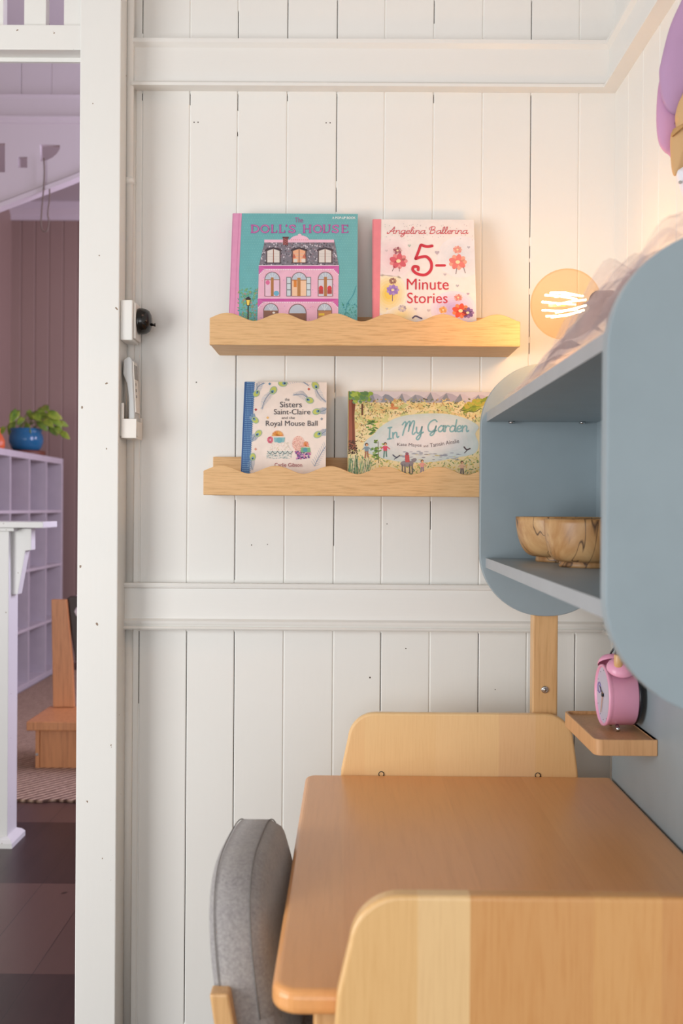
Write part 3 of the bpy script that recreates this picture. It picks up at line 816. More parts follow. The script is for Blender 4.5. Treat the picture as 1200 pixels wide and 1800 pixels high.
# ---- cream book with peacock feathers
def draw_sisters(A):
    A.poly([(-60, -60), (195, -60), (192, 45), (132, 1140), (118, 1300), (-60, 1300)], '#41689f', 1)
    for j in range(44):
        for i in range(6):
            y = 55 + j*26; x = 100 - (y-45)*0.052 + i*18 + 4
            A.rect(x-3, y-8, x+3, y+8, '#86aed0', 1.6); A.rect(x-7, y-3, x+7, y+3, '#7aa4cb', 1.7)
    def feather(x0, y0, x1, y1, bend=0.15, r=52):
        a = Vector((x0, y0)); b2 = Vector((x1, y1)); d = b2-a; L = d.length; d.normalize(); q = Vector((-d.y, d.x))
        cpts = [a + d*(L*t) + q*(bend*L*math.sin(PI*t)) for t in [i/14 for i in range(15)]]
        A.stroke([(p.x, p.y) for p in cpts], 5, '#5f80a6', 2)
        for i, p in enumerate(cpts[1:]):
            ln = 58*(1 - abs(i/13-0.3))
            for sg in (-1, 1):
                e = p + d*ln*0.7 + q*sg*ln*0.8
                A.stroke([(p.x, p.y), (e.x, e.y)], 3, random.choice(['#8fabc6', '#a9bfd2', '#7f9cbb']), 1.6, sm=False)
        an = math.degrees(math.atan2(d.y, d.x))
        A.ell(a.x, a.y, r*1.05, r*0.82, '#a3bfa6', 2.4, rot=an); A.ell(a.x, a.y, r*0.85, r*0.62, '#c4cc6c', 2.7, rot=an)
        c = a + d*r*0.35; A.ell(c.x, c.y, r*0.42, r*0.36, '#7aa6b8', 3, rot=an); A.ell(c.x+d.x*8, c.y+d.y*8, r*0.22, r*0.2, '#2e4a72', 3.3)
    feather(425, 150, 285, 375, 0.1); feather(215, 190, 310, 60, -0.2, 46); feather(540, 62, 860, 90, -0.2, 56)
    feather(945, 90, 1075, 290, 0.1, 52); feather(875, 275, 680, 205, 0.18, 50); feather(960, 415, 1090, 380, 0.1, 50)
    feather(975, 700, 1090, 640, 0.1, 52); feather(240, 685, 160, 770, 0.1, 48); feather(200, 520, 150, 470, 0.1, 46); feather(170, 975, 160, 1130, 0.1, 46)
    A.stroke([(935, 1090), (990, 980), (1070, 850)], 5, '#5f80a6', 2)
    for i in range(10):
        t = i/9; x = 935+135*t; y = 1090-240*t
        A.stroke([(x, y), (x-38+20*t, y-60)], 3, '#8fabc6', 1.6, sm=False); A.stroke([(x, y), (x+60-20*t, y-20)], 3, '#8fabc6', 1.6, sm=False)
    dk = '#4b4a52'
    A.text('the', 568, 246, 625, 282, dk, 4); A.text('Sisters', 508, 292, 778, 362, dk, 4, bold=0.0); A.text('Saint-Claire', 432, 384, 884, 450, dk, 4, bold=0.0)
    A.text('and the', 528, 475, 692, 508, dk, 4); A.text('Royal Mouse Ball', 332, 528, 972, 612, dk, 4, bold=0.0)
    A.text('Carlie Gibson', 440, 1052, 782, 1100, '#a24a56', 4)
    # flowers and a plain ball gown
    A.poly([(420, 800), (580, 800), (650, 900), (640, 990), (340, 990), (355, 890)], '#efe4dc', 2)
    for i in range(5):
        A.ell(385 + i*62, 905, 33, 38, '#c9d3cf', 2.3, a0=0, a1=180); A.stroke([(352+i*62, 905), (385+i*62, 938), (418+i*62, 905)], 6, '#4c555c', 2.9)
    for k_ in range(70): A.ell(random.uniform(380, 620), random.uniform(800, 895), 4, 4, random.choice(['#d9a6a0', '#b9b9ae', '#c9c08a']), 2.6, n=5)
    for k_ in range(110): A.ell(random.uniform(345, 645), random.uniform(935, 995), 10, 4, random.choice(['#a9bcb9', '#8f9fa0', '#d3dcd8']), 2.5 + random.random()*0.2, rot=random.uniform(-40, 40), n=6)
    A.poly([(430, 735), (570, 735), (560, 795), (440, 795)], '#8fc0c6', 2.8); A.ell(500, 770, 38, 34, '#79b4bf', 3)
    for k_ in range(16):
        a = PI + PI*k_/15; A.stroke([(478, 715), (478+70*math.cos(a), 715+62*math.sin(a))], 9, random.choice(['#e8a04a', '#f0be72', '#dd7f4a']), 3, sm=False)
    for k_ in range(9): A.ell(385+22*math.cos(k_*0.7), 765+30*math.sin(k_*0.7), 16, 14, '#e2788f', 3, n=8)
    A.ell(735, 810, 78, 95, '#f0c9bd', 2)
    for k_ in range(110):
        a = random.uniform(0, 2*PI); r = random.uniform(0, 1)**0.5; A.ell(735+74*r*math.cos(a), 810+92*r*math.sin(a), 5, 4, random.choice(['#d97f7a', '#e0a08c', '#b9846e']), 2.5, n=5)
    for k_ in range(60):
        A.ell(random.uniform(700, 880), random.uniform(905, 1000), 13, 11, random.choice(['#7a5c94', '#9a74b8', '#c76f9c', '#5f4a78', '#e39ac0']), 2.9 + random.random()*0.2, n=7)
    A.poly([(770, 860), (880, 860), (885, 920), (765, 920)], '#7fb78c', 3.2); A.ell(820, 890, 30, 26, '#5f9fae', 3.4)
    for k_ in range(10):
        a = PI + PI*k_/9; A.stroke([(830, 845), (830+38*math.cos(a), 845+60*math.sin(a))], 8, random.choice(['#e8914a', '#ee9a8c']), 3.3, sm=False)
    for x, y, c in ((208, 390, '#c24a50'), (380, 70, '#5f8fae'), (865, 135, '#c8624f'), (1025, 505, '#8f9aa6'), (205, 880, '#e0a08c'), (355, 490, '#efc07a')):
        A.poly([(x-18, y), (x, y-18), (x+18, y), (x, y+18)], c, 2)
book('picture_book', 'cream picture book with peacock feathers and a blue patterned cloth spine strip', 2.000, 2.072, (427.5, 573, 671.5, 760), 0, '#f1e5dd', '#41689f', 0.016, zL, 420, 665, 1200/170, draw_sisters)

# ---- garden book (wide)
def draw_garden(A):
    # frame: origin 590,660 scale 4.286 (x 95..~1190, y 125..740)
    A.rect(0, 0, 1300, 900, '#e9d9ab', 0.4)
    A.rect(0, 100, 1300, 205, '#d4ced6', 0.8)
    for x, w_, h_, c in ((300, 120, 70, '#b7b4c2'), (390, 90, 64, '#8e95a4'), (520, 110, 70, '#c3bcc6'), (620, 110, 60, '#a3a3b2'), (740, 130, 78, '#c9c1cb'), (860, 140, 72, '#b3acbd'), (960, 120, 66, '#cfc4cf'), (1100, 130, 60, '#c4b6c6'), (240, 100, 50, '#c3c6cf')):
        A.poly([(x-w_, 205), (x-w_*0.2, 205-h_), (x+w_*0.1, 205-h_+6), (x+w_, 205)], c, 1 + random.random()*0.3)
        A.poly([(x-w_*0.6, 205), (x-w_*0.2, 205-h_), (x, 195)], '#8e939f', 1.4)
    for k_ in range(170):
        x = random.uniform(110, 1190); y = random.uniform(195, 400)
        A.ell(x, y, random.uniform(18, 46), random.uniform(10, 24), random.choice(['#dfd59a', '#cfcf92', '#e6cf96', '#c4c78c', '#e8d9b0', '#d8c48a']), 1.2 + random.random()*0.35, rot=random.uniform(-40, 40), n=10)
    pal = ['#8f9a5e', '#6f7b52', '#c9a868', '#a8ae6e', '#7c6c56', '#e6d49a', '#cf9a62', '#5f6a50', '#ddc680', '#b9b67a', '#cfa474']
    for k_ in range(1500):
        x = random.uniform(150, 1190); y = random.uniform(178, 520)
        inlake = ((x-690)/450)**2 + ((y-470)/185)**2
        if inlake < 1.05: continue
        if y > 330 and 350 < x < 1000: continue
        A.ell(x, y, random.uniform(4, 13), random.uniform(2, 5), random.choice(pal), 1.6 + random.random()*0.5, rot=random.uniform(0, 180), n=6)
    for k_ in range(800):
        x = random.uniform(95, 1190); y = random.uniform(560, 760)
        if ((x-690)/450)**2 + ((y-470)/175)**2 < 1.05: continue
        A.ell(x, y, random.uniform(4, 14), random.uniform(2, 5), random.choice(['#a9b56a', '#7f9a5c', '#d9cc84', '#e0c463', '#6d8f6a', '#c9d09a']), 1.6 + random.random()*0.5, rot=random.uniform(0, 180), n=6)
    a, b2 = C_('#c6d4d4'), C_('#e2dfe2')
    pts = [(340, 385), (470, 315), (640, 290), (830, 290), (980, 325), (1075, 385), (1050, 440), (1075, 520), (1040, 590), (900, 620), (700, 655), (480, 650), (300, 610), (215, 560), (220, 500), (290, 440)]
    sp2 = [tuple(p) for p in smooth_pts(pts, 5, True)]
    for i in range(7):
        t = i/6; q = 1 - t*0.6
        A.poly([(680+(x-680)*q, 460+(y-460)*q) for x, y in sp2], tuple(a[j]+(b2[j]-a[j])*t for j in range(3)), 2.2 + t*0.6)
    # big tree left
    A.poly([(98, 180), (150, 180), (140, 300), (148, 560), (95, 560)], '#9c5f4e', 3); A.poly([(118, 180), (150, 180), (138, 300), (142, 540), (125, 500)], '#7a4638', 3.2)
    for k_ in range(90):
        x = random.gauss(165, 42); y = random.gauss(155, 20)
        A.ell(x, max(135, y), random.uniform(12, 26), random.uniform(8, 16), random.choice(['#8fae4a', '#7a9a4f', '#a9bf5c', '#6f9070', '#5f8a5c']), 3.4 + random.random()*0.4, rot=random.uniform(0, 60), n=9)
    A.rect(192, 215, 206, 300, '#6d4a3a', 3.2)
    for k_ in range(60): A.ell(random.uniform(96, 160), random.uniform(490, 590), 9, 4, random.choice(['#5a4238', '#7a5c4a', '#3f3a30']), 3.4, rot=random.uniform(0, 180), n=6)
    for k_ in range(90):
        x = random.uniform(96, 250); A.stroke([(x, 745), (x + random.uniform(-20, 30), random.uniform(600, 700))], 4, random.choice(['#5f8f74', '#88b08a', '#cfd2a0', '#3f6a52', '#e8dfc4']), 3.4 + random.random()*0.3, sm=False)
    # green bough right
    for k_ in range(120):
        t = random.random(); x = 970 + 210*t; y = 250 - 70*t + random.gauss(0, 16)
        A.ell(x, y, random.uniform(14, 26), random.uniform(8, 14), random.choice(['#8f9f3a', '#a9b14a', '#7c8f3f', '#bfae4e']), 3 + random.random()*0.4, rot=-15, n=9)
    A.stroke([(940, 262), (1040, 275), (1090, 250)], 6, '#5b6b3a', 3.6)
    # small trees, bushes
    for x, y in ((265, 370), (305, 540)):
        for k_ in range(26):
            A.ell(x + random.gauss(0, 20), y + random.uniform(-50, 90), 15, 6, random.choice(['#6f9a50', '#8fae4a', '#5f7f50']), 3.3, rot=random.uniform(-30, 30), n=7)
    A.stroke([(318, 500), (322, 660)], 5, '#6d6a48', 3.5, sm=False)
    # little people and animals (tiny, generic)
    def kid(x, y, shirt, legs, s_=1.0):
        A.ell(x, y-38*s_, 13*s_, 13*s_, '#4c352c', 4); A.ell(x+2, y-34*s_, 9*s_, 9*s_, '#dba883', 4.2)
        A.poly([(x-16*s_, y-22*s_), (x+16*s_, y-22*s_), (x+14*s_, y+18*s_), (x-14*s_, y+18*s_)], shirt, 4)
        A.stroke([(x-7*s_, y+16*s_), (x-11*s_, y+62*s_)], 10*s_, legs, 4, sm=False); A.stroke([(x+7*s_, y+16*s_), (x+10*s_, y+56*s_)], 10*s_, legs, 4, sm=False)
        A.stroke([(x-14*s_, y-16*s_), (x-30*s_, y-2*s_)], 7*s_, shirt, 4, sm=False); A.stroke([(x+14*s_, y-16*s_), (x+34*s_, y)], 7*s_, shirt, 4, sm=False)
    kid(232, 560, '#7f97a6', '#a8705c'); kid(372, 555, '#d2506a', '#5f8a84'); kid(650, 680, '#e0a09a', '#8a84a6', 0.9); kid(950, 690, '#dfb79c', '#5c5668', 0.9)
    A.ell(535, 665, 50, 24, '#8b8790', 4); A.ell(588, 640, 22, 15, '#8b8790', 4, rot=-30)
    for q in (500, 520, 555, 575): A.stroke([(q, 675), (q+2, 738)], 9, '#6a6670', 4, sm=False)
    A.poly([(520, 600), (552, 600), (556, 655), (524, 655)], '#c05a5c', 4.4); A.ell(536, 592, 13, 12, '#8c5a6a', 4.5)
    A.stroke([(430, 600), (455, 618), (480, 605)], 9, '#585c6e', 4); A.stroke([(440, 632), (470, 615)], 6, '#585c6e', 4)
    A.stroke([(965, 540), (985, 560), (1010, 552)], 10, '#4c4048', 4); A.stroke([(968, 585), (992, 560)], 6, '#4c4048', 4)
    A.stroke([(660, 175), (690, 185)], 6, '#4a4048', 3.5)
    A.ell(425, 225, 12, 16, '#c98256', 3.6); A.ell(440, 246, 34, 10, '#d08f62', 3.5)
    for k_ in range(46):
        x = random.uniform(480, 930); y = random.uniform(572, 640)
        A.ell(x, y, random.uniform(10, 24), 3.5, random.choice(['#97a0ae', '#b0b6c2', '#8a8fa0', '#c9c29a']), 3.3, n=8)
    tl = '#7fb0b8'
    A.glyphs('In', 385, 482, 42, 11, tl, 4.5, slant=0.0, rise=0.16); A.glyphs('My', 500, 452, 50, 11, tl, 4.5, rise=0.1, slant=0.1, fit=155); A.glyphs('Garden', 690, 424, 44, 11, tl, 4.5, slant=0.12, fit=305, rise=-0.0)
    A.text('Kate Mayes', 462, 512, 645, 542, '#5a4a52', 4.5, rot=2, bold=0.0); A.text('and', 660, 524, 695, 541, '#5a4a52', 4.5, rot=-2); A.text('Tamsin Ainslie', 708, 496, 928, 526, '#5a4a52', 4.5, rot=-9, bold=0.0)
book('picture_book', 'wide landscape picture book titled In My Garden with a painted pond and meadow', 2.004, 2.079, (612.5, 868, 688.5, 760), 0, '#e9d9ab', '#c9b884', 0.010, zL, 590, 660, 1200/280, draw_garden)

# ------------------------------------------------------------------ conduit, switch, remote on the post side
sx = xp1                                            # post side face (faces +x)
cx0 = P(227, 300, 2.075).x
zsw0, zsw1 = P(222, 598, 2.03).z, P(222, 527, 2.03).z
t = thing('wall_switch', 'old round black bakelite light switch on a cream block beside the doorway post', 'light switch', (sx, 2.06, (zsw0+zsw1)/2))
blk = MB().box((sx, 2.028, zsw0), (P(233, 560, 2.028).x, 2.092, zsw1))
link('mounting_block', blk, M['post'], parent=t, bevel=0.0025)
bxx = P(233, 560, 2.028).x
link('rim_plate', MB().box((bxx, 2.034, zsw0+0.004), (bxx+0.005, 2.088, zsw1-0.004)), M['white_pl'], parent=t, bevel=0.0015)
sc_ = ((bxx+0.005), 2.061, (zsw0+zsw1)/2 + 0.003)
dm = link('dome_cover', MB().lathe([(0.0, 0), (0.0255, 0), (0.0262, 0.003), (0.0262, 0.009), (0.0245, 0.016), (0.0205, 0.022), (0.013, 0.0255), (0.0, 0.0265)], sc_, 'x', 36), M['bake'], parent=t)
dp = (sc_[0]+0.024, sc_[1], sc_[2]-0.006)
link('toggle', MB().tube([dp, (dp[0]+0.006, dp[1], dp[2]-0.001), (dp[0]+0.010, dp[1], dp[2]-0.001)], [0.0035, 0.0022, 0.0038], 12), M['bake'], parent=dm)
tag(link('cable_conduit', MB().tube([(cx0, 2.080, zsw1), (cx0, 2.080, 2.6), (cx0, 2.080, 3.25)], 0.0078, 14)
    .tube([(cx0, 2.080, P(228, 322, 2.07).z), (cx0, 2.080, P(228, 310, 2.07).z)], 0.0095, 14), M['wall'], loc=(cx0, 2.08, zsw1)),
    'white painted cable conduit running up the wall corner from the black switch', 'conduit')
# remote in its holder
zr0, zr1 = P(222, 770, 2.03).z, P(222, 625, 2.03).z
t = thing('remote_holder', 'white plastic wall cradle mounted on the post side below the black switch', 'holder', (sx, 2.06, zr0))
hx = P(241, 700, 2.035).x
zh = P(222, 736, 2.03).z
link('back_plate', MB().box((sx, 2.034, zr0+0.004), (sx+0.003, 2.084, P(222, 708, 2.03).z)), M['white_pl'], parent=t, bevel=0.001)
mb = MB(); mb.box((sx+0.003, 2.030, zr0), (hx, 2.034, zh)).box((sx+0.003, 2.084, zr0), (hx, 2.088, zh+0.006)).box((sx+0.003, 2.034, zr0), (hx, 2.084, zr0+0.004)).box((hx-0.003, 2.034, zr0+0.004), (hx, 2.084, zh-0.004))
mb.box((sx+0.003, 2.030, zh), (sx+0.008, 2.034, P(222, 708, 2.03).z))
link('cup', mb, M['white_pl'], parent=t, bevel=0.0012)
t = thing('remote_control', 'slim silver and white remote control standing in the wall cradle', 'remote control', (sx+0.02, 2.06, zr0+0.005))
r0 = sx+0.006
pr = [(r0+0.010, zr0+0.006), (hx-0.005, zr0+0.006), (hx-0.005, zr0+0.05), (hx-0.011, zr1-0.008), (hx-0.016, zr1), (r0-0.001, zr1-0.006), (r0-0.002, zr1-0.035), (r0+0.006, zr1-0.055), (r0+0.010, zr1-0.085)]
link('casing', MB().prism(pr, 'y', 2.038, 2.080), M['silver_pl'], parent=t, bevel=0.0025)
fx0 = hx-0.0095
mb = MB().prism([(hx-0.0048, zr0+0.052), (hx-0.0032, zr0+0.052), (hx-0.009, zr1-0.01), (hx-0.0106, zr1-0.01)], 'y', 2.040, 2.078)
link('face_plate', mb, M['white_pl'], parent=t)
mb = MB().prism([(hx-0.0078, zr1-0.045), (hx-0.0064, zr1-0.045), (hx-0.0084, zr1-0.016), (hx-0.0098, zr1-0.016)], 'y', 2.044, 2.074)
link('display_screen', mb, M['lcd'], parent=t)
for k_ in range(3):
    link('button', MB().lathe([(0, 0), (0.003, 0), (0.003, 0.0012), (0, 0.0015)], (hx-0.0068+0.0009*k_, 2.052+0.0*k_, zr1-0.055-k_*0.012), 'x', 12), M['grey_pl'], parent=t)

# ------------------------------------------------------------------ desk
TZ = 0.6165
XB = 0.503
desk = thing('desk', 'beech child desk with raised end panels and a grey back panel against the right wall', 'desk', (0.2, 1.5, 0))
c_ = [PZ(482, 1742, TZ), PZ(537, 1362, TZ)]
x_nl, y_n = -0.0755, 1.062; x_fl, y_f = P(537, 1362, 1.93).x, 1.9303
outl = []
def corner(cx, cy, r, a0, a1, n=8):
    return [(cx + r*math.cos(math.radians(a0+(a1-a0)*k/n)), cy + r*math.sin(math.radians(a0+(a1-a0)*k/n))) for k in range(n+1)]
outl += corner(x_nl+0.03, y_n+0.03, 0.03, 180, 270) + [(XB-0.001, y_n)] + [(XB-0.001, y_f)] + corner(x_fl+0.02, y_f-0.02, 0.02, 90, 180)
tb = link('tabletop', MB().prism(outl, 'z', TZ-0.027, TZ), M['top'], parent=desk, bevel=0.009, seg=4)
def endpanel(y0, y1, zt, mat, name='end_panel'):
    def arc(cx, cz, r, a0, a1, n=10): return [(cx + r*math.cos(math.radians(a0+(a1-a0)*k/n)), cz + r*math.sin(math.radians(a0+(a1-a0)*k/n))) for k in range(n+1)]
    pts = [(-0.012, 0.42), (0.0, 0.42)]
    pts = [(-0.020, 0.42), (0.455, 0.42), (0.440, TZ+0.01)] + arc(0.432-0.052, zt-0.052, 0.052, 5, 90) + arc(0.006+0.052, zt-0.052, 0.052, 90, 175) + [(-0.006, TZ+0.01)]
    return link(name, MB().prism(pts, 'y', y0, y1), mat, parent=desk, bevel=0.0045, seg=3)
e1 = endpanel(1.034, 1.056, 0.7275, M['beech']); e2 = endpanel(1.9305, 1.948, 0.733, M['beech2'])
for px_ in (670, 945):
    q = P(px_, 1357, 1.930)
    link('screw', MB().lathe([(0, 0.001), (0.0035, 0.001), (0.0055, -0.001), (0.0055, 0.0005)], (q.x, 1.930, TZ+0.001), 'y', 16), M['black'], parent=e2)
link('back_panel', MB().box((XB, 1.04, 0.42), (XB+0.014, 1.928, 0.865)), M['grey'], parent=desk, bevel=0.001)
link('back_rail', MB().box((XB-0.002, 1.04, 0.865), (XB+0.018, 1.928, 0.885)), M['beechx'], parent=desk, bevel=0.002)
q0, q1 = P(936, 1160, 1.952).x, P(980, 1160, 1.952).x
post = link('upright_post', MB().box((q0, 1.9515, 0), (q1, 1.982, 1.30)), M['beechx'], parent=desk, bevel=0.0025)
q = P(957.5, 1212.5, 1.95)
link('bolt', MB().lathe([(0, -0.0035), (0.003, -0.0035), (0.003, -0.001), (0.0045, -0.0035), (0.0068, -0.0015), (0.0072, 0.0)], (q.x, 1.9515, q.z), 'y', 20), M['chrome'], parent=post)
link('upright_post', MB().box((q0, 1.012, 0), (q1, 1.0335, 0.917)), M['beechx'], parent=desk, bevel=0.0025)
link('apron', MB().box((-0.03, 1.09, TZ-0.095), (0.49, 1.11, TZ-0.027)).box((-0.03, 1.11, TZ-0.095), (-0.012, 1.90, TZ-0.027)).box((-0.03, 1.90, TZ-0.095), (0.49, 1.92, TZ-0.027)), M['beechx'], parent=desk, bevel=0.002)
for (a, c) in ((-0.02, 1.06), (0.40, 1.06), (-0.02, 1.88), (0.40, 1.88)):
    link('leg', MB().box((a, c, 0), (a+0.045, c+0.045, TZ-0.05)), M['beechx'], parent=desk, bevel=0.003)
# small tray
XT0, YT0, YT1, ZT = 0.4015, 1.645, 1.880, 0.750
def trayo(i, r): return corner(XT0+r+i, YT0+r+i, r, 180, 270) + [(XB-0.0005, YT0+i), (XB-0.0005, YT1-i)] + corner(XT0+r+i, YT1-r-i, r, 90, 180)
mb = MB(); o1 = trayo(0, 0.014); o2 = trayo(0.005, 0.010); n = len(o1)
rows = [[(x, y, ZT-0.026) for x, y in o1], [(x, y, ZT) for x, y in o1], [(x, y, ZT) for x, y in o2], [(x, y, ZT-0.005) for x, y in o2]]
mb.grid(rows, closed=True, smooth=False)
mb.add(rows[0], [list(range(n))[::-1]]); mb.add(rows[3], [list(range(n))])
link('side_tray', mb, M['trayw'], parent=desk, bevel=0.0012)

# ------------------------------------------------------------------ grey cabinet above the desk
cab = thing('hutch_cabinet', 'blue grey open cabinet with rounded side panels fixed above the desk', 'cabinet', (0.38, 1.46, 0.918))
CX0, CX1, CZ0, CZ1 = 0.2520, 0.5030, 0.918, 1.394
YN, YF2 = 0.995, 1.930
for nm, y0, y1 in (('side_panel', YN, YN+0.021), ('side_panel', YF2, YF2+0.0185)):
    link(nm, MB().prism(rrect(CX0, CZ0, CX1, CZ1, 0.120, 16), 'y', y0, y1), M['grey'], parent=cab, bevel=0.0015)
link('top_shelf', MB().box((0.2640, YN+0.021, 1.2835), (0.482, YF2, 1.3015)), M['grey'], parent=cab, bevel=0.001)
link('bottom_shelf', MB().box((0.2640, YN+0.021, 1.009), (0.482, YF2, 1.027)), M['grey'], parent=cab, bevel=0.001)
link('back_board', MB().box((0.470, YN+0.021, 1.027), (0.481, YF2, 1.2835)), M['grey'], parent=cab)
for z_ in (1.2835, 1.009):
    link('lit_edge_strip', MB().box((0.2628, YN+0.021, z_), (0.2640, YF2, z_+0.018)), M['grey_lit'], parent=cab)  # paler strip paints the side light onto each shelf's front edge
for px_ in (898, 1022):
    q = P(px_, 738, YF2-0.006)
    link('shelf_peg', MB().lathe([(0, -0.004), (0.006, -0.004), (0.006, 0), (0, 0)], (q.x, YF2-0.012, 1.2835), 'z', 12), M['chrome'], parent=cab)

# ------------------------------------------------------------------ bowls
def bowl_mat(name, seed):
    m, nt, b = newmat(name)
    v = coords(nt, (1, 1, 0.5), (0.6, 0.3, seed))
    f = noise(nt, v, 14, 6, 0.6, 1.6); g = noise(nt, v, 8, 2, 0.5, 2.5)
    c = ramp(nt, f, [(0.25, lin('#7d5230')), (0.45, lin('#b08150')), (0.7, lin('#cfa877'))])
    k = ramp(nt, g, [(0.485, (0, 0, 0)), (0.5, (1, 1, 1)), (0.515, (0, 0, 0))])
    c = mixc(nt, k, c, lin('#4a3120')); nt.links.new(c, b.inputs['Base Color'])
    b.inputs['Roughness'].default_value = 0.4; return m
def bowl(x, y, R, h, zb, fr, mat, label):
    pr = [(0, 0), (fr, 0), (fr+0.001, 0.002), (fr, 0.0075), (fr-0.001, 0.009)]
    k_ = 14
    for i in range(1, k_+1):
        t = i/k_; pr.append((fr + (R-fr)*math.sin(t*PI/2*0.98)**0.8, 0.009 + (h-0.009)*(1-math.cos(t*PI/2))**1.0))
    inner = [(R-0.005, h)]
    for i in range(k_, 0, -1):
        t = i/k_; inner.append(((R-0.007)*math.sin(t*PI/2), 0.016 + (h-0.018)*(1-math.cos(t*PI/2))))
    pr += inner + [(0, 0.016)]
    mb = MB().lathe(pr, (x, y, zb), 'z', 56)
    return tag(link('wooden_bowl', mb, mat, loc=(x, y, zb)), label, 'bowl', 'turned wooden bowls on the cabinet shelf')
bowl(0.385, 1.822, 0.083, 0.079, 1.027, 0.047, bowl_mat('olive_wood_a', 1.0), 'turned wooden bowl standing farther left against the grey cabinet end, behind the other bowl')
bowl(0.391, 1.655, 0.071, 0.077, 1.027, 0.046, bowl_mat('olive_wood_b', 2.2), 'nearer turned wooden bowl with dark cracks, partly hidden by the cabinet side panel')

# ------------------------------------------------------------------ alarm clock on the tray
ck = thing('alarm_clock', 'pink twin bell alarm clock on the small wooden tray', 'clock', (0.468, 1.748, ZT-0.005))
kx, ky, kz, kr = 0.4375, 1.748, 0.8035, 0.0515
link('case', MB().lathe([(kr-0.004, 0.004), (kr-0.003, 0.0), (kr, 0.0), (kr+0.0006, 0.003), (kr-0.0006, 0.007), (kr-0.0015, 0.010), (kr-0.0015, 0.049), (kr-0.003, 0.051), (0, 0.051)], (kx, ky, kz), 'x', 56), M['pink'], parent=ck)
link('rear_cap', MB().lathe([(0, 0.051), (kr-0.003, 0.051), (kr-0.0015, 0.053), (kr-0.004, 0.0565), (0, 0.057)], (kx, ky, kz), 'x', 48), M['black'], parent=ck)
dl = link('dial', MB().lathe([(0, 0.0035), (kr-0.0035, 0.0035)], (kx, ky, kz), 'x', 48), M['dial'], parent=ck)
def hand(a, l, w_, off):
    dy, dz = math.sin(a), math.cos(a); p = Vector((kx+off, ky, kz))
    d = Vector((0, dy, dz)); q = Vector((0, dz, -dy))
    mb = MB(); pts = [p - d*0.004 - q*w_, p - d*0.004 + q*w_, p + d*l + q*w_*0.5, p + d*l - q*w_*0.5]
    mb.add([v for v in pts] + [v + Vector((0.0007, 0, 0)) for v in pts], [(0, 1, 2, 3), (7, 6, 5, 4), (0, 4, 5, 1), (1, 5, 6, 2), (2, 6, 7, 3), (3, 7, 4, 0)])
    return mb
link('hand', hand(math.radians(62), 0.026, 0.0013, 0.0015), M['black'], parent=dl)
link('hand', hand(math.radians(160), 0.034, 0.0011, 0.0012), M['cherry'], parent=dl)
link('hub', MB().lathe([(0, 0.0), (0.003, 0.0), (0.003, 0.003), (0, 0.003)], (kx, ky, kz), 'x', 16), M['black'], parent=dl)
link('alarm_ring', MB().tube([(kx+0.0028, ky+0.028+0.009*math.cos(a), kz+0.008+0.009*math.sin(a)) for a in [2*PI*i/20 for i in range(20)]], 0.0008, 6, closed=True), plain('lilac_ring', '#8a78b8', 0.5), parent=dl)
for i in range(12):
    a = 2*PI*i/12; link('hour_mark', MB().box((kx+0.0028, ky+0.042*math.sin(a)-0.0006, kz+0.042*math.cos(a)-0.0006), (kx+0.0034, ky+0.042*math.sin(a)+0.0006, kz+0.042*math.cos(a)+0.0006)), M['black'], parent=dl)
for sg in (-1, 1):
    a = math.radians(31)*sg
    d = Vector((0, math.sin(a), math.cos(a)))
    base = Vector((kx+0.024, ky, kz)) + d*(kr+0.002)
    mb = MB().lathe([(0.0225, 0.004), (0.0235, 0.0035), (0.0235, 0.0055), (0.0215, 0.0105), (0.017, 0.0155), (0.010, 0.0185), (0.0, 0.0195)], (0, 0, 0), 'z', 36)
    Rm = Vector((0, 0, 1)).rotation_difference(d).to_matrix().to_4x4()
    mb.xform(Matrix.Translation(base) @ Rm)
    bl = link('bell', mb, M['pink'], parent=ck)
    mb = MB().lathe([(0, -0.003), (0.0022, -0.003), (0.0022, 0.012), (0, 0.012)], (0, 0, 0), 'z', 12); mb.xform(Matrix.Translation(base) @ Rm)
    link('bell_post', mb, M['black'], parent=bl)
hz = kz + kr + 0.012
link('hammer_head', MB().lathe([(0, -0.0105), (0.0066, -0.0105), (0.0074, -0.009), (0.0074, 0.009), (0.0066, 0.0105), (0, 0.0105)], (kx+0.0175, ky-0.040, kz+kr+0.0125), 'z', 24), M['beechx'], parent=ck)
link('hammer_arm', MB().tube([(kx+0.021, ky-0.002, kz+kr-0.003), (kx+0.020, ky-0.012, hz+0.014), (kx+0.0175, ky-0.036, kz+kr+0.0125)], 0.0014, 8), M['chrome'], parent=ck)
link('handle', MB().tube([(kx+0.019, ky+0.024, hz-0.001), (kx+0.021, ky+0.020, hz+0.006), (kx+0.027, ky+0.014, hz+0.019)], 0.0017, 8), M['black'], parent=ck)
for sg in (-1, 1):
    link('foot', MB().tube([(kx+0.022, ky+sg*0.018, kz-kr+0.004), (kx+0.022, ky+sg*0.026, ZT-0.005+0.003)], [0.0028, 0.0036], 12), M['chrome'], parent=ck)

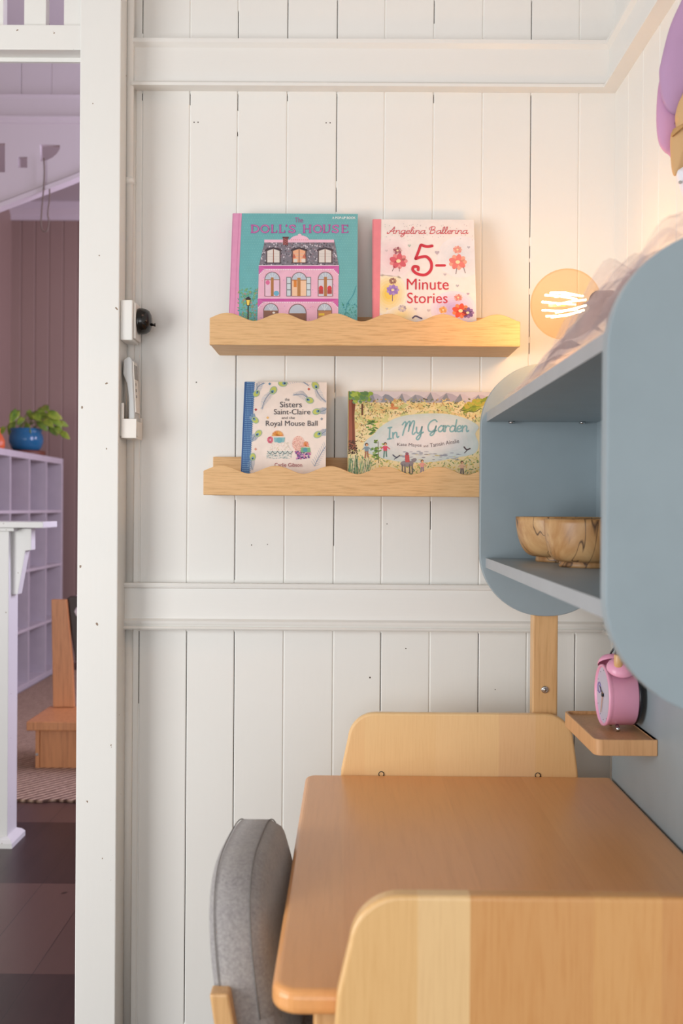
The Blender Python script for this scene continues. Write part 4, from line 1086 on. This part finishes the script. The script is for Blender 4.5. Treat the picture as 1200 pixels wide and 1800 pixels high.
# ------------------------------------------------------------------ globe bulb lamp on top of the cabinet
YBL = 1.80
bc = P(994, 535, YBL); br = 61.5/FPX*YBL
lamp = thing('globe_lamp', 'glowing amber glass globe bulb lamp standing on top of the grey cabinet', 'lamp', (0.455, YBL, 1.3015))
m, nt, b = newmat('amber_thin_glass')
nt.nodes.remove(b); out = nt.nodes['Material Output']
tr = N(nt, 'ShaderNodeBsdfTransparent'); gl = N(nt, 'ShaderNodeBsdfGlossy'); mx = N(nt, 'ShaderNodeMixShader'); lw = N(nt, 'ShaderNodeLayerWeight')
gl.inputs['Roughness'].default_value = 0.03; gl.inputs['Color'].default_value = (1.0, 0.86, 0.68, 1); lw.inputs['Blend'].default_value = 0.04
v = coords(nt); cc = ramp(nt, noise(nt, v, 5, 2), [(0.3, (1.0, 0.87, 0.68)), (0.7, (1.0, 0.90, 0.74))])
nt.links.new(cc, tr.inputs[0]); nt.links.new(mth(nt, 'MULTIPLY', lw.outputs['Fresnel'], 0.35), mx.inputs[0]); nt.links.new(tr.outputs[0], mx.inputs[1]); nt.links.new(gl.outputs[0], mx.inputs[2])
nt.links.new(mx.outputs[0], out.inputs[0])
M['amber'] = m
axis = Vector((0.82, 0.42, 0.13)).normalized()      # bulb axis, socket to the right
Rb = Matrix.Translation(bc) @ Vector((0, 0, 1)).rotation_difference(axis).to_matrix().to_4x4()
pr = [(br*math.sin(a), -br*math.cos(a)) for a in [PI*k_/24*0.86 + 1e-4 for k_ in range(25)]]
pr += [(0.020, br*1.05), (0.0165, br*1.22), (0.0165, br*1.30)]
mb = MB().lathe(pr, (0, 0, 0), 'z', 56); mb.xform(Rb)
bulb = link('glass_globe', mb, M['amber'], parent=lamp)
m, nt, b = newmat('hot_filament'); b.inputs['Base Color'].default_value = (1, 0.6, 0.25, 1)
b.inputs['Emission Color'].default_value = (1, 0.66, 0.30, 1); b.inputs['Emission Strength'].default_value = 60
M['fil'] = m
mb = MB()
for k_ in range(9):
    a = 2*PI*k_/9
    p0 = Vector((0.014*math.cos(a), 0.014*math.sin(a), 0.034)); p1 = Vector((0.021*math.cos(a+0.4), 0.021*math.sin(a+0.4), -0.036))
    mb.tube([p0, (p0+p1)/2 + Vector((0.003*math.cos(a), 0.003*math.sin(a), 0)), p1], 0.0017, 6)
mb.xform(Rb); link('filament', mb, M['fil'], parent=bulb)
mb = MB().tube([(0, 0, 0.065), (0, 0, -0.036)], 0.0028, 10); mb.xform(Rb); link('filament_stem', mb, M['amber'], parent=bulb)
sk = bc + axis*(br*1.30)
mb = MB().lathe([(0, 0), (0.019, 0), (0.021, 0.004), (0.021, 0.034), (0.012, 0.042), (0, 0.042)], (0, 0, 0), 'z', 28)
mb.xform(Matrix.Translation(sk - axis*0.012) @ Vector((0, 0, 1)).rotation_difference(axis).to_matrix().to_4x4())
link('socket', mb, M['black'], parent=lamp)
sb = sk + axis*0.008
link('stand', MB().tube([(sb.x, YBL, 1.31), (sb.x, YBL, sb.z)], 0.006, 14).lathe([(0, 0), (0.034, 0), (0.034, 0.010), (0.010, 0.014), (0, 0.014)], (sb.x-0.012, YBL, 1.3015), 'z', 36), M['black'], parent=lamp)
pl = bpy.data.lights.new('bulb_light', 'POINT'); pl.energy = 1.35; pl.color = (1.0, 0.50, 0.20); pl.shadow_soft_size = 0.03
po = bpy.data.objects.new('bulb_light', pl); COL.objects.link(po); po.location = bc

# ------------------------------------------------------------------ tulle
m, nt, b = newmat('pink_tulle')
nt.nodes.remove(b); out = nt.nodes['Material Output']
tr = N(nt, 'ShaderNodeBsdfTransparent'); df = N(nt, 'ShaderNodeBsdfDiffuse'); tl_ = N(nt, 'ShaderNodeBsdfTranslucent'); m1 = N(nt, 'ShaderNodeMixShader'); m2 = N(nt, 'ShaderNodeMixShader')
v = coords(nt); cc = ramp(nt, noise(nt, v, 12, 3), [(0.35, lin('#ffe4e2')), (0.65, lin('#fff2f0'))])
nt.links.new(cc, df.inputs[0]); nt.links.new(cc, tl_.inputs[0]); m1.inputs[0].default_value = 0.55
nt.links.new(df.outputs[0], m1.inputs[1]); nt.links.new(tl_.outputs[0], m1.inputs[2])
op = ramp(nt, noise(nt, v, 30, 3), [(0.3, (0.10,)*3), (0.7, (0.25,)*3)])
nt.links.new(op, m2.inputs[0]); nt.links.new(tr.outputs[0], m2.inputs[1]); nt.links.new(m1.outputs[0], m2.inputs[2]); nt.links.new(m2.outputs[0], out.inputs[0])
M['tulle'] = m
rt = random.Random(5)
mb = MB()
ZS = 1.3015
def lerpt(x, pts):
    for (a, va), (b_, vb) in zip(pts, pts[1:]):
        if x >= b_: return va + (vb-va)*(a-x)/(a-b_) if x <= a else va
    return pts[-1][1]
def tul_h(y):
    for (a, va), (b_, vb) in zip(TH, TH[1:]):
        if b_ <= y <= a:
            return va + (vb-va)*(a-y)/(a-b_)
    return TH[0][1] if y > TH[0][0] else TH[-1][1]
TH = [(1.80, 0.006), (1.74, 0.030), (1.66, 0.060), (1.50, 0.098), (1.35, 0.135), (1.22, 0.118), (1.10, 0.124), (1.02, 0.112)]
for layer in range(4):
    rows = []
    ph = [rt.uniform(0, 6.28) for _ in range(6)]
    kx_ = (0.62, 0.80, 0.92, 1.0)[layer]
    for i in range(60):
        t = i/59; y = 1.80 - t*0.782
        hg = tul_h(y)*kx_
        env = min(1, t/0.1)
        row_ = []
        for j in range(23):
            s_ = j/22
            x = 0.266 + 0.004*layer + 0.195*s_ + 0.005*env*math.sin(14*t + ph[0] + 3*s_) + 0.02*(1-env)*(1-s_)
            arch_h = math.sin(PI*min(1, s_**0.85*0.93 + 0.03))**1.05
            z = ZS + 0.003 + hg*arch_h*(1 + 0.10*math.sin(8*PI*t + ph[1] + 4*s_)) + 0.006*math.sin(23*t + 6*s_ + ph[2])*env*arch_h + 0.004*math.sin(50*t + 15*s_ + ph[4])*env*arch_h + 0.003*math.sin(19*s_ - 31*t + ph[5])*env*arch_h
            row_.append((x, y, max(ZS+0.002 + 0.0004*layer, z)))
        rows.append(row_)
    mb.grid(rows)
mb2 = mb
tag(link('tulle_fabric', mb2, M['tulle'], loc=(0.36, 1.4, ZS), fixn=False), 'crumpled sheer pale pink tulle draped along the top of the grey cabinet', 'fabric')

# ------------------------------------------------------------------ felt toy head at top right
wx = XR - 0.02
toy = thing('felt_wall_doll', 'purple winged felt doll with tan hair hanging on the right wall, cut by the frame', 'toy', (XR-0.03, 1.62, 1.75))
felt = plain('purple_felt', '#b894b8', 0.85, bumpy=0.4); felt2 = plain('lilac_pink_felt', '#c897ba', 0.85, bumpy=0.4); tan = plain('tan_felt', '#cfa878', 0.85, bumpy=0.4); wf = plain('white_felt', '#e6e6ee', 0.8)
def puffy(name, pxpts, Y, th, mat, parent):
    out = smooth_pts(pxpts, 6, True)
    c = sum((Vector(p) for p in out), Vector((0, 0)))/len(out)
    rows = []
    for f, dy in ((0.02, 1.0), (0.45, 0.93), (0.8, 0.65), (0.95, 0.3), (1.0, 0.0), (0.95, -0.3), (0.8, -0.65), (0.45, -0.93), (0.02, -1.0)):
        rows.append([P(c.x + (p.x-c.x)*f, c.y + (p.y-c.y)*f, Y) + Vector((0, -dy*th/2, 0)) for p in out])
    mb = MB().grid(rows, closed=True)
    return link(name, mb, mat, parent=parent)
puffy('wing', [(1215, -30), (1196, 4), (1176, 50), (1161, 110), (1158, 132), (1163, 175), (1180, 200), (1210, 195), (1260, 120), (1260, 0)], 1.62, 0.030, felt, toy)
puffy('wing', [(1162, 135), (1155, 165), (1153, 215), (1157, 250), (1166, 266), (1176, 274), (1188, 292), (1205, 300), (1230, 250), (1220, 170), (1185, 125)], 1.635, 0.024, felt2, toy)
puffy('hair', [(1215, 150), (1196, 172), (1187, 200), (1188, 222), (1179, 235), (1178, 265), (1183, 308), (1200, 300), (1240, 290), (1260, 200)], 1.600, 0.030, tan, toy)
puffy('hair_lock', [(1182, 228), (1192, 222), (1206, 214), (1222, 210), (1222, 222), (1205, 224), (1190, 233), (1180, 240)], 1.590, 0.022, plain('dark_tan_felt', '#bd935f', 0.85), toy)
fc = puffy('face', [(1188, 305), (1194, 296), (1206, 292), (1240, 290), (1255, 330), (1230, 375), (1210, 362), (1198, 340)], 1.598, 0.030, wf, toy)
e_ = P(1195.5, 320, 1.586)
link('eye', MB().lathe([(0, -0.002), (0.0022, -0.001), (0.0028, 0.001), (0.0, 0.002)], e_, 'y', 14), M['grey_pl'], parent=fc)
link('hanging_loop', MB().tube([P(1212, -20, 1.62), P(1212, -60, 1.63), (XR-0.003, 1.64, P(1212, -70, 1.63).z)], 0.001, 6), tan, parent=toy)

# ------------------------------------------------------------------ upholstered chair at the desk
m, nt, b = newmat('grey_wool')
v = coords(nt)
c = ramp(nt, noise(nt, v, 240, 4, 0.7), [(0.3, lin('#85807e')), (0.7, lin('#b5b0ad'))])
c = mixc(nt, 0.3, c, ramp(nt, noise(nt, v, 26, 3), [(0.3, lin('#85828a')), (0.7, lin('#a5a3a2'))]))
nt.links.new(c, b.inputs['Base Color']); b.inputs['Roughness'].default_value = 0.95; b.inputs['Sheen Weight'].default_value = 0.3
bump(nt, b, noise(nt, v, 420, 3, 0.7), 0.5, 0.001); M['wool'] = m
ch = thing('padded_chair', 'small chair with rounded grey wool backrest and pale wood legs at the desk', 'chair', (-0.05, 1.43, 0))
Wc = 0.37; yc0 = 1.235
def chair_pt(u, v, tt):
    """u along the width (0..1), v height, tt thickness from the back"""
    y = yc0 + Wc*u
    lean = (0.69 - v)*0.16
    bow = 0.030*(4*(u-0.5)**2)
    x = -0.1865 + lean*0.9 + tt*1.13 + 0.018*u
    return (x, y, v)
def outline_c(inset):
    pts = []
    top, bot = 0.664-inset, 0.43+inset; n = 40
    hw = 0.5 - inset/Wc
    for k_ in range(n+1):
        a = PI*k_/n
        ca, sa = math.cos(a), math.sin(a)
        pts.append((0.5 + hw*math.copysign(abs(ca)**0.62, ca), bot + (top-bot)*(0.30 + 0.70*abs(sa)**0.70) if True else 0))
    vs_ = bot + (top-bot)*0.30
    if vs_ > 0.5365 and False: pass
    pts.append((0.5-hw, bot)); 
    for k_ in range(1, 10): pts.append((0.5-hw+2*hw*k_/10, bot))
    pts.append((0.5+hw, bot))
    return pts
rows = []
prof = [(0.10, 0.012), (0.07, 0.004), (0.035, 0.001), (0.010, 0.006), (0.0, 0.016), (0.0, 0.032), (0.0, 0.050), (0.008, 0.062), (0.03, 0.067), (0.07, 0.070), (0.10, 0.071)]
for ins, tt in prof:
    rows.append([chair_pt(u, v, tt) for u, v in outline_c(ins)])
mb = MB().grid(rows, closed=True)
nn = len(rows[0]); mb.add(rows[0], [list(range(nn))]); mb.add(rows[-1], [list(range(nn))[::-1]])
bk = link('backrest', mb, M['wool'], parent=ch)
for tt, ins in ((0.0135, 0.0), (0.0525, 0.0)):
    link('seam', MB().tube([chair_pt(u, v, tt) for u, v in outline_c(ins-0.0002) if v > 0.46], 0.0008, 6), plain('seam_thread', '#7a7673', 0.9), parent=bk)
# lower front pad continuing down to the seat
rows = []
for v_, t0, t1 in ((0.50, 0.030, 0.066), (0.44, 0.028, 0.070), (0.40, 0.030, 0.068)):
    rows.append([chair_pt(u, v_, tq) for u, tq in ((0.02, t0), (0.0, (t0+t1)/2), (0.02, t1), (0.5, t1+0.004), (0.98, t1), (1.0, (t0+t1)/2), (0.98, t0), (0.5, t0))])
mb = MB().grid(rows, closed=True); mb.add(rows[-1], [list(range(8))]); mb.add(rows[0], [list(range(8))[::-1]])
link('lumbar_pad', mb, M['wool'], parent=ch)
link('seat', MB().box((-0.135, 1.245, 0.355), (0.20, 1.60, 0.405)), M['wool'], parent=ch, bevel=0.018, seg=4)
for yy in (1.214, 1.59):
    pts = [(-0.159, 0.54), (-0.136, 0.54), (-0.102, 0.36), (-0.150, 0.0), (-0.180, 0.0), (-0.130, 0.36)]
    link('rear_leg', MB().prism(pts, 'y', yy, yy+0.026), M['beechx'], parent=ch, bevel=0.003)
    link('front_leg', MB().box((0.165, yy+0.002, 0), (0.195, yy+0.028, 0.355)), M['beechx'], parent=ch, bevel=0.003)
    link('side_rail', MB().box((-0.12, yy+0.004, 0.325), (0.165, yy+0.024, 0.356)), M['beechx'], parent=ch, bevel=0.002)

# ------------------------------------------------------------------ next room contents
# column with ledge
YC = 3.35
col = thing('half_column', 'white painted half height column with a ledge cap in the next room', 'column', (P(-30, 1490, YC).x, YC+0.05, 0))
M['colp'] = paint('white_column_paint', '#e6e6e2', 0.25, 0.36)
xa, xb3 = P(-95, 1200, YC).x, P(14.5, 1200, YC).x
link('shaft', MB().box((xa, YC, 0), (xb3, YC+0.095, 1.06)), M['colp'], parent=col, bevel=0.002)
zc0, zc1 = P(40, 928, YC-0.03).z, P(40, 917, YC-0.03).z
xe = P(76, 922, YC-0.03).x
link('cap_ledge', MB().box((xa-0.12, YC-0.03, zc0), (xe, YC+0.13, zc1)), M['colp'], parent=col, bevel=0.002)
link('cap_moulding', MB().box((xa-0.02, YC-0.014, zc0-0.012), (P(27, 934, YC).x, YC+0.105, zc0)), M['colp'], parent=col, bevel=0.002)
cpts = [P(x, y, YC+0.03) for x, y in ((15, 929), (55, 929), (55, 967), (45, 968), (31, 1045), (15, 1045))]
link('corbel', MB().prism([(p.x, min(p.z, zc0)) for p in cpts], 'y', YC+0.03, YC+0.075), M['colp'], parent=col, bevel=0.0015)
z_ = P(20, 1466, YC).z
bs = [(YC-0.022, 0), (YC-0.022, 0.018), (YC-0.012, 0.030), (YC, 0.038)]
mb = MB()
rows = []
for off, h_ in ((0.022, 0.0), (0.022, 0.016), (0.014, 0.026), (0.0, 0.034)):
    rows.append([(xa-off, YC-off, h_), (xb3+off, YC-off, h_), (xb3+off, YC+0.095+off, h_), (xa-off, YC+0.095+off, h_)])
mb.grid(rows, closed=True, smooth=False)
link('plinth', mb, M['colp'], parent=col)

# cube shelving
XK = -1.945; XKb = XK - 0.39; K1 = 7.02; pit = 0.3575; nc = 6; ZK = 1.441
K0 = K1 - nc*pit - 0.03
M['kal'] = plain('white_laminate', '#cbc3c8', 0.4)
ks = thing('cube_shelving', 'white grid of open cubes standing along the left wall of the next room', 'shelving', (XK-0.2, (K0+K1)/2, 0))
mb = MB().box((XKb, K0, ZK-0.038), (XK, K1, ZK)); link('top_board', mb, M['kal'], parent=ks, bevel=0.001)
link('base_board', MB().box((XKb, K0, 0), (XK, K1, 0.038)), M['kal'], parent=ks, bevel=0.001)
for y_ in (K0, K1-0.038): link('side_board', MB().box((XKb, y_, 0.038), (XK, y_+0.038, ZK-0.038)), M['kal'], parent=ks)
for i in range(1, nc):
    y_ = K1 - 0.019 - i*pit
    link('divider', MB().box((XKb, y_-0.009, 0.038), (XK-0.002, y_+0.009, ZK-0.038)), M['kal'], parent=ks)
for j in range(1, 4):
    z_ = j*ZK/4
    link('shelf_board', MB().box((XKb, K0+0.038, z_-0.009), (XK-0.001, K1-0.038, z_+0.009)), M['kal'], parent=ks)
# coral folder inside a cube, seen through the front
yk = K1 - 0.019 - 3*pit
tag(link('storage_box', MB().box((XKb+0.05, yk+0.014, 3*ZK/4+0.009), (XK-0.03, yk+0.040, 3*ZK/4+0.25)), plain('coral_card', '#c9624e', 0.6), loc=(XK-0.2, yk+0.03, 3*ZK/4+0.009), bevel=0.003),
    'flat coral coloured box standing in a top row cube of the shelving', 'box')
# plant pot
yp = 6.60; xp = P(46, 780, yp).x; pr_ = 29.5/FPX*yp
zt0 = ZK
tag(link('plant_stand', MB().lathe([(0, 0), (pr_*1.10, 0), (pr_*1.12, 0.004), (pr_*1.12, 0.028), (pr_*1.08, 0.030), (0, 0.030)], (xp, yp, zt0), 'z', 32), plain('dark_brown_tray', '#6b3a28', 0.5), loc=(xp, yp, zt0)),
    'round dark brown wooden plant saucer under the blue pot', 'saucer')
plant = thing('potted_plant', 'trailing pothos in a glossy blue bowl pot on top of the cube shelving', 'plant', (xp, yp, zt0+0.0302))
zp = zt0+0.0305
blue = plain('blue_glaze', '#2a6a94', 0.12)
ph_ = 0.142
link('pot', MB().lathe([(0, 0), (pr_*0.70, 0), (pr_*0.86, 0.018), (pr_*0.99, 0.055), (pr_*1.0, 0.085), (pr_*0.93, 0.110), (pr_*0.88, 0.120), (pr_*0.95, ph_), (pr_*0.90, ph_), (pr_*0.84, 0.12), (pr_*0.84, 0.110), (0, 0.110)], (xp, yp, zp), 'z', 40), blue, parent=plant)
link('soil', MB().lathe([(0, 0.122), (pr_*0.80, 0.118), (pr_*0.83, 0.112)], (xp, yp, zp), 'z', 24), plain('potting_soil', '#3a2a20', 0.95), parent=plant)
m, nt, b = newmat('pothos_leaf')
v = coords(nt); c = ramp(nt, noise(nt, v, 16, 3), [(0.3, lin('#4f7a2c')), (0.55, lin('#8fa83a')), (0.75, lin('#b9bf52'))])
nt.links.new(c, b.inputs['Base Color']); b.inputs['Roughness'].default_value = 0.35; M['leaf'] = m
rl = random.Random(11)
tips = [(8, 752, 16), (24, 742, 20), (30, 722, 22), (40, 735, 15), (46, 745, 17), (58, 728, 18), (66, 722, 20), (74, 715, 22), (84, 726, 22), (90, 735, 20), (78, 738, 20), (96, 752, 18), (108, 760, 16), (68, 742, 18), (50, 722, 15), (104, 742, 14), (36, 752, 14), (88, 750, 17)]
ctr = Vector((xp, yp, zp+0.125))
for (lx, ly, sz) in tips:
    Y = yp + rl.uniform(-0.09, 0.06); tip = P(lx, ly, Y); s_ = sz/FPX*yp*0.62
    base = ctr + Vector((rl.uniform(-0.05, 0.05), rl.uniform(-0.04, 0.04), 0))
    mid = (base + tip)/2 + Vector((0, 0, 0.05))
    path = smooth_pts([base, mid, tip], 5)
    link('stem', MB().tube(path, 0.0022, 6), plain('plant_stem', '#7c8a3c', 0.6) if 'stemm' not in M else M['stemm'], parent=plant)
    M.setdefault('stemm', bpy.data.materials['plant_stem'])
    d = (tip - mid); d.z -= 0.04; d.normalize()
    q = d.cross(Vector((rl.uniform(-0.5, 0.5), -1, rl.uniform(0, 0.5)))).normalized(); nrm = q.cross(d).normalized()
    rows = []
    for i in range(9):
        t_ = i/8; wd = s_*0.75*(math.sin(PI*min(1, t_*0.86+0.10))**0.8)*(1 - 0.55*t_)
        if i == 8: wd = 0.001
        row_ = []
        for j in range(5):
            e = (j-2)/2
            row_.append(tip + d*(s_*2.0*t_ - s_*0.25*(abs(e) if i == 0 else 0)) + q*(e*wd) + nrm*(0.18*wd*abs(e) - 0.35*s_*t_*t_))
        rows.append(row_)
    link('leaf', MB().grid(rows), M['leaf'], parent=plant, fixn=False, solid=0.0012)
# orange vase at the frame's edge
vy = 6.02; vx = P(-4, 780, vy).x
tag(link('orange_vase', MB().lathe([(0, 0), (0.034, 0), (0.042, 0.03), (0.040, 0.06), (0.026, 0.09), (0.014, 0.105), (0.014, 0.125), (0.017, 0.13), (0.012, 0.13), (0.011, 0.105), (0, 0.10)], (vx, vy, ZK), 'z', 32), plain('orange_glaze', '#d8683c', 0.3), loc=(vx, vy, ZK)),
    'orange ornament on the cube shelving, cut by the left edge of the photo', 'vase')

# rug
m, nt, b = newmat('woven_jute')
v = coords(nt, (1, 1, 1), (0, 0, math.radians(38)))
wv = N(nt, 'ShaderNodeTexWave', wave_type='BANDS', bands_direction='X'); wv.inputs['Scale'].default_value = 11; wv.inputs['Distortion'].default_value = 1.4; wv.inputs['Detail'].default_value = 3; wv.inputs['Detail Scale'].default_value = 4
nt.links.new(v, wv.inputs['Vector'])
c = ramp(nt, wv.outputs['Fac'], [(0.1, lin('#4a332a')), (0.5, lin('#b3937a')), (0.9, lin('#d6bba2'))])
c = mixc(nt, 0.2, c, ramp(nt, noise(nt, coords(nt), 60, 4), [(0.3, lin('#6d5040')), (0.7, lin('#bb9a80'))]))
nt.links.new(c, b.inputs['Base Color']); b.inputs['Roughness'].default_value = 0.95
bump(nt, b, wv.outputs['Fac'], 0.8, 0.006)
yr = PZ(80, 1411, 0.0).y
rr = []
nr = 60
for i in range(nr+1): rr.append((-1.92 + 2.6*i/nr, yr + 0.008*math.sin(i*1.7) + 0.005*math.sin(i*3.1)))
outl = rr + [(0.68, 6.9), (-1.92, 6.9)]
tag(link('jute_rug', MB().prism(outl, 'z', 0.0005, 0.012), m, loc=(-0.6, 5.4, 0.0005), bevel=0.003), 'brown woven jute rug on the dark boards of the next room', 'rug')

# low wooden chair
low = thing('low_wooden_chair', 'reddish low wooden chair with a tall side board standing on the jute rug', 'chair', (-1.1, 4.5, 0.012))
zs1 = P(90, 1269, 4.26).z; zs0 = P(90, 1285, 4.26).z
xs0 = P(46, 1270, 4.26).x
link('seat', MB().box((xs0, 4.26, zs0), (-0.72, 4.60, zs1)), M['cherry'], parent=low, bevel=0.004)
xb0 = P(62, 1320, 4.31).x
bxp = link('box_base', MB().box((xb0, 4.31, 0.012), (xb0+0.018, 4.56, zs0)).box((xb0+0.018, 4.315, 0.012), (-0.78, 4.333, zs0)), M['cherry'], parent=low, bevel=0.0015)
q = P(65, 1326, 4.31)
link('peg', MB().lathe([(0, -0.002), (0.006, -0.002), (0.006, 0.001), (0, 0.001)], (q.x, 4.309, q.z), 'y', 14), M['grey_pl'], parent=bxp)
yb4 = 4.565
bp_ = [P(x, y, yb4) for x, y in ((90, 1054), (116, 1054), (127, 1165), (130, 1243), (93, 1243))]
pts = [(p.x, max(p.z, zs1)) for p in bp_]
link('back_board', MB().prism(pts, 'y', yb4, yb4+0.024), M['cherry'], parent=low, bevel=0.002)
bp_ = [P(x, y, yb4-0.02) for x, y in ((109, 1056), (118, 1050), (190, 1046), (190, 1166), (128, 1166))]
link('back_panel', MB().prism([(p.x, p.z) for p in bp_], 'y', yb4-0.028+0.056, yb4+0.050), plain('dark_brown_leather', '#2c1a12', 0.5), parent=low, bevel=0.003)
cpt = P(150, 1062, yb4+0.07)
mb = MB(); rows = []
for i in range(13):
    a = -PI/2 + PI*i/12; rows.append([(cpt.x + 0.115*math.cos(a)*math.cos(b_), cpt.y + 0.045*math.cos(a)*math.sin(b_), cpt.z-0.03 + 0.075*math.sin(a)) for b_ in [2*PI*k_/24 for k_ in range(24)]])
mb.grid(rows, closed=True)
link('head_cushion', mb, plain('white_fleece', '#d8d0d6', 0.9, bumpy=0.5), parent=low)

# cord hanging from the fretwork
pts = [P(x, y, YF-0.02) for x, y in ((77, 278), (78, 300), (77, 325), (75, 350), (73, 375), (72, 395), (76, 406), (83, 405), (86, 390), (84, 375), (87, 350), (87, 332))]
tag(link('hanging_cord', MB().tube(smooth_pts(pts, 4), 0.0035, 8), plain('brown_cord', '#77665c', 0.8), loc=pts[0]), 'thin looped cord hanging from the fretwork panel in the next room', 'cord')
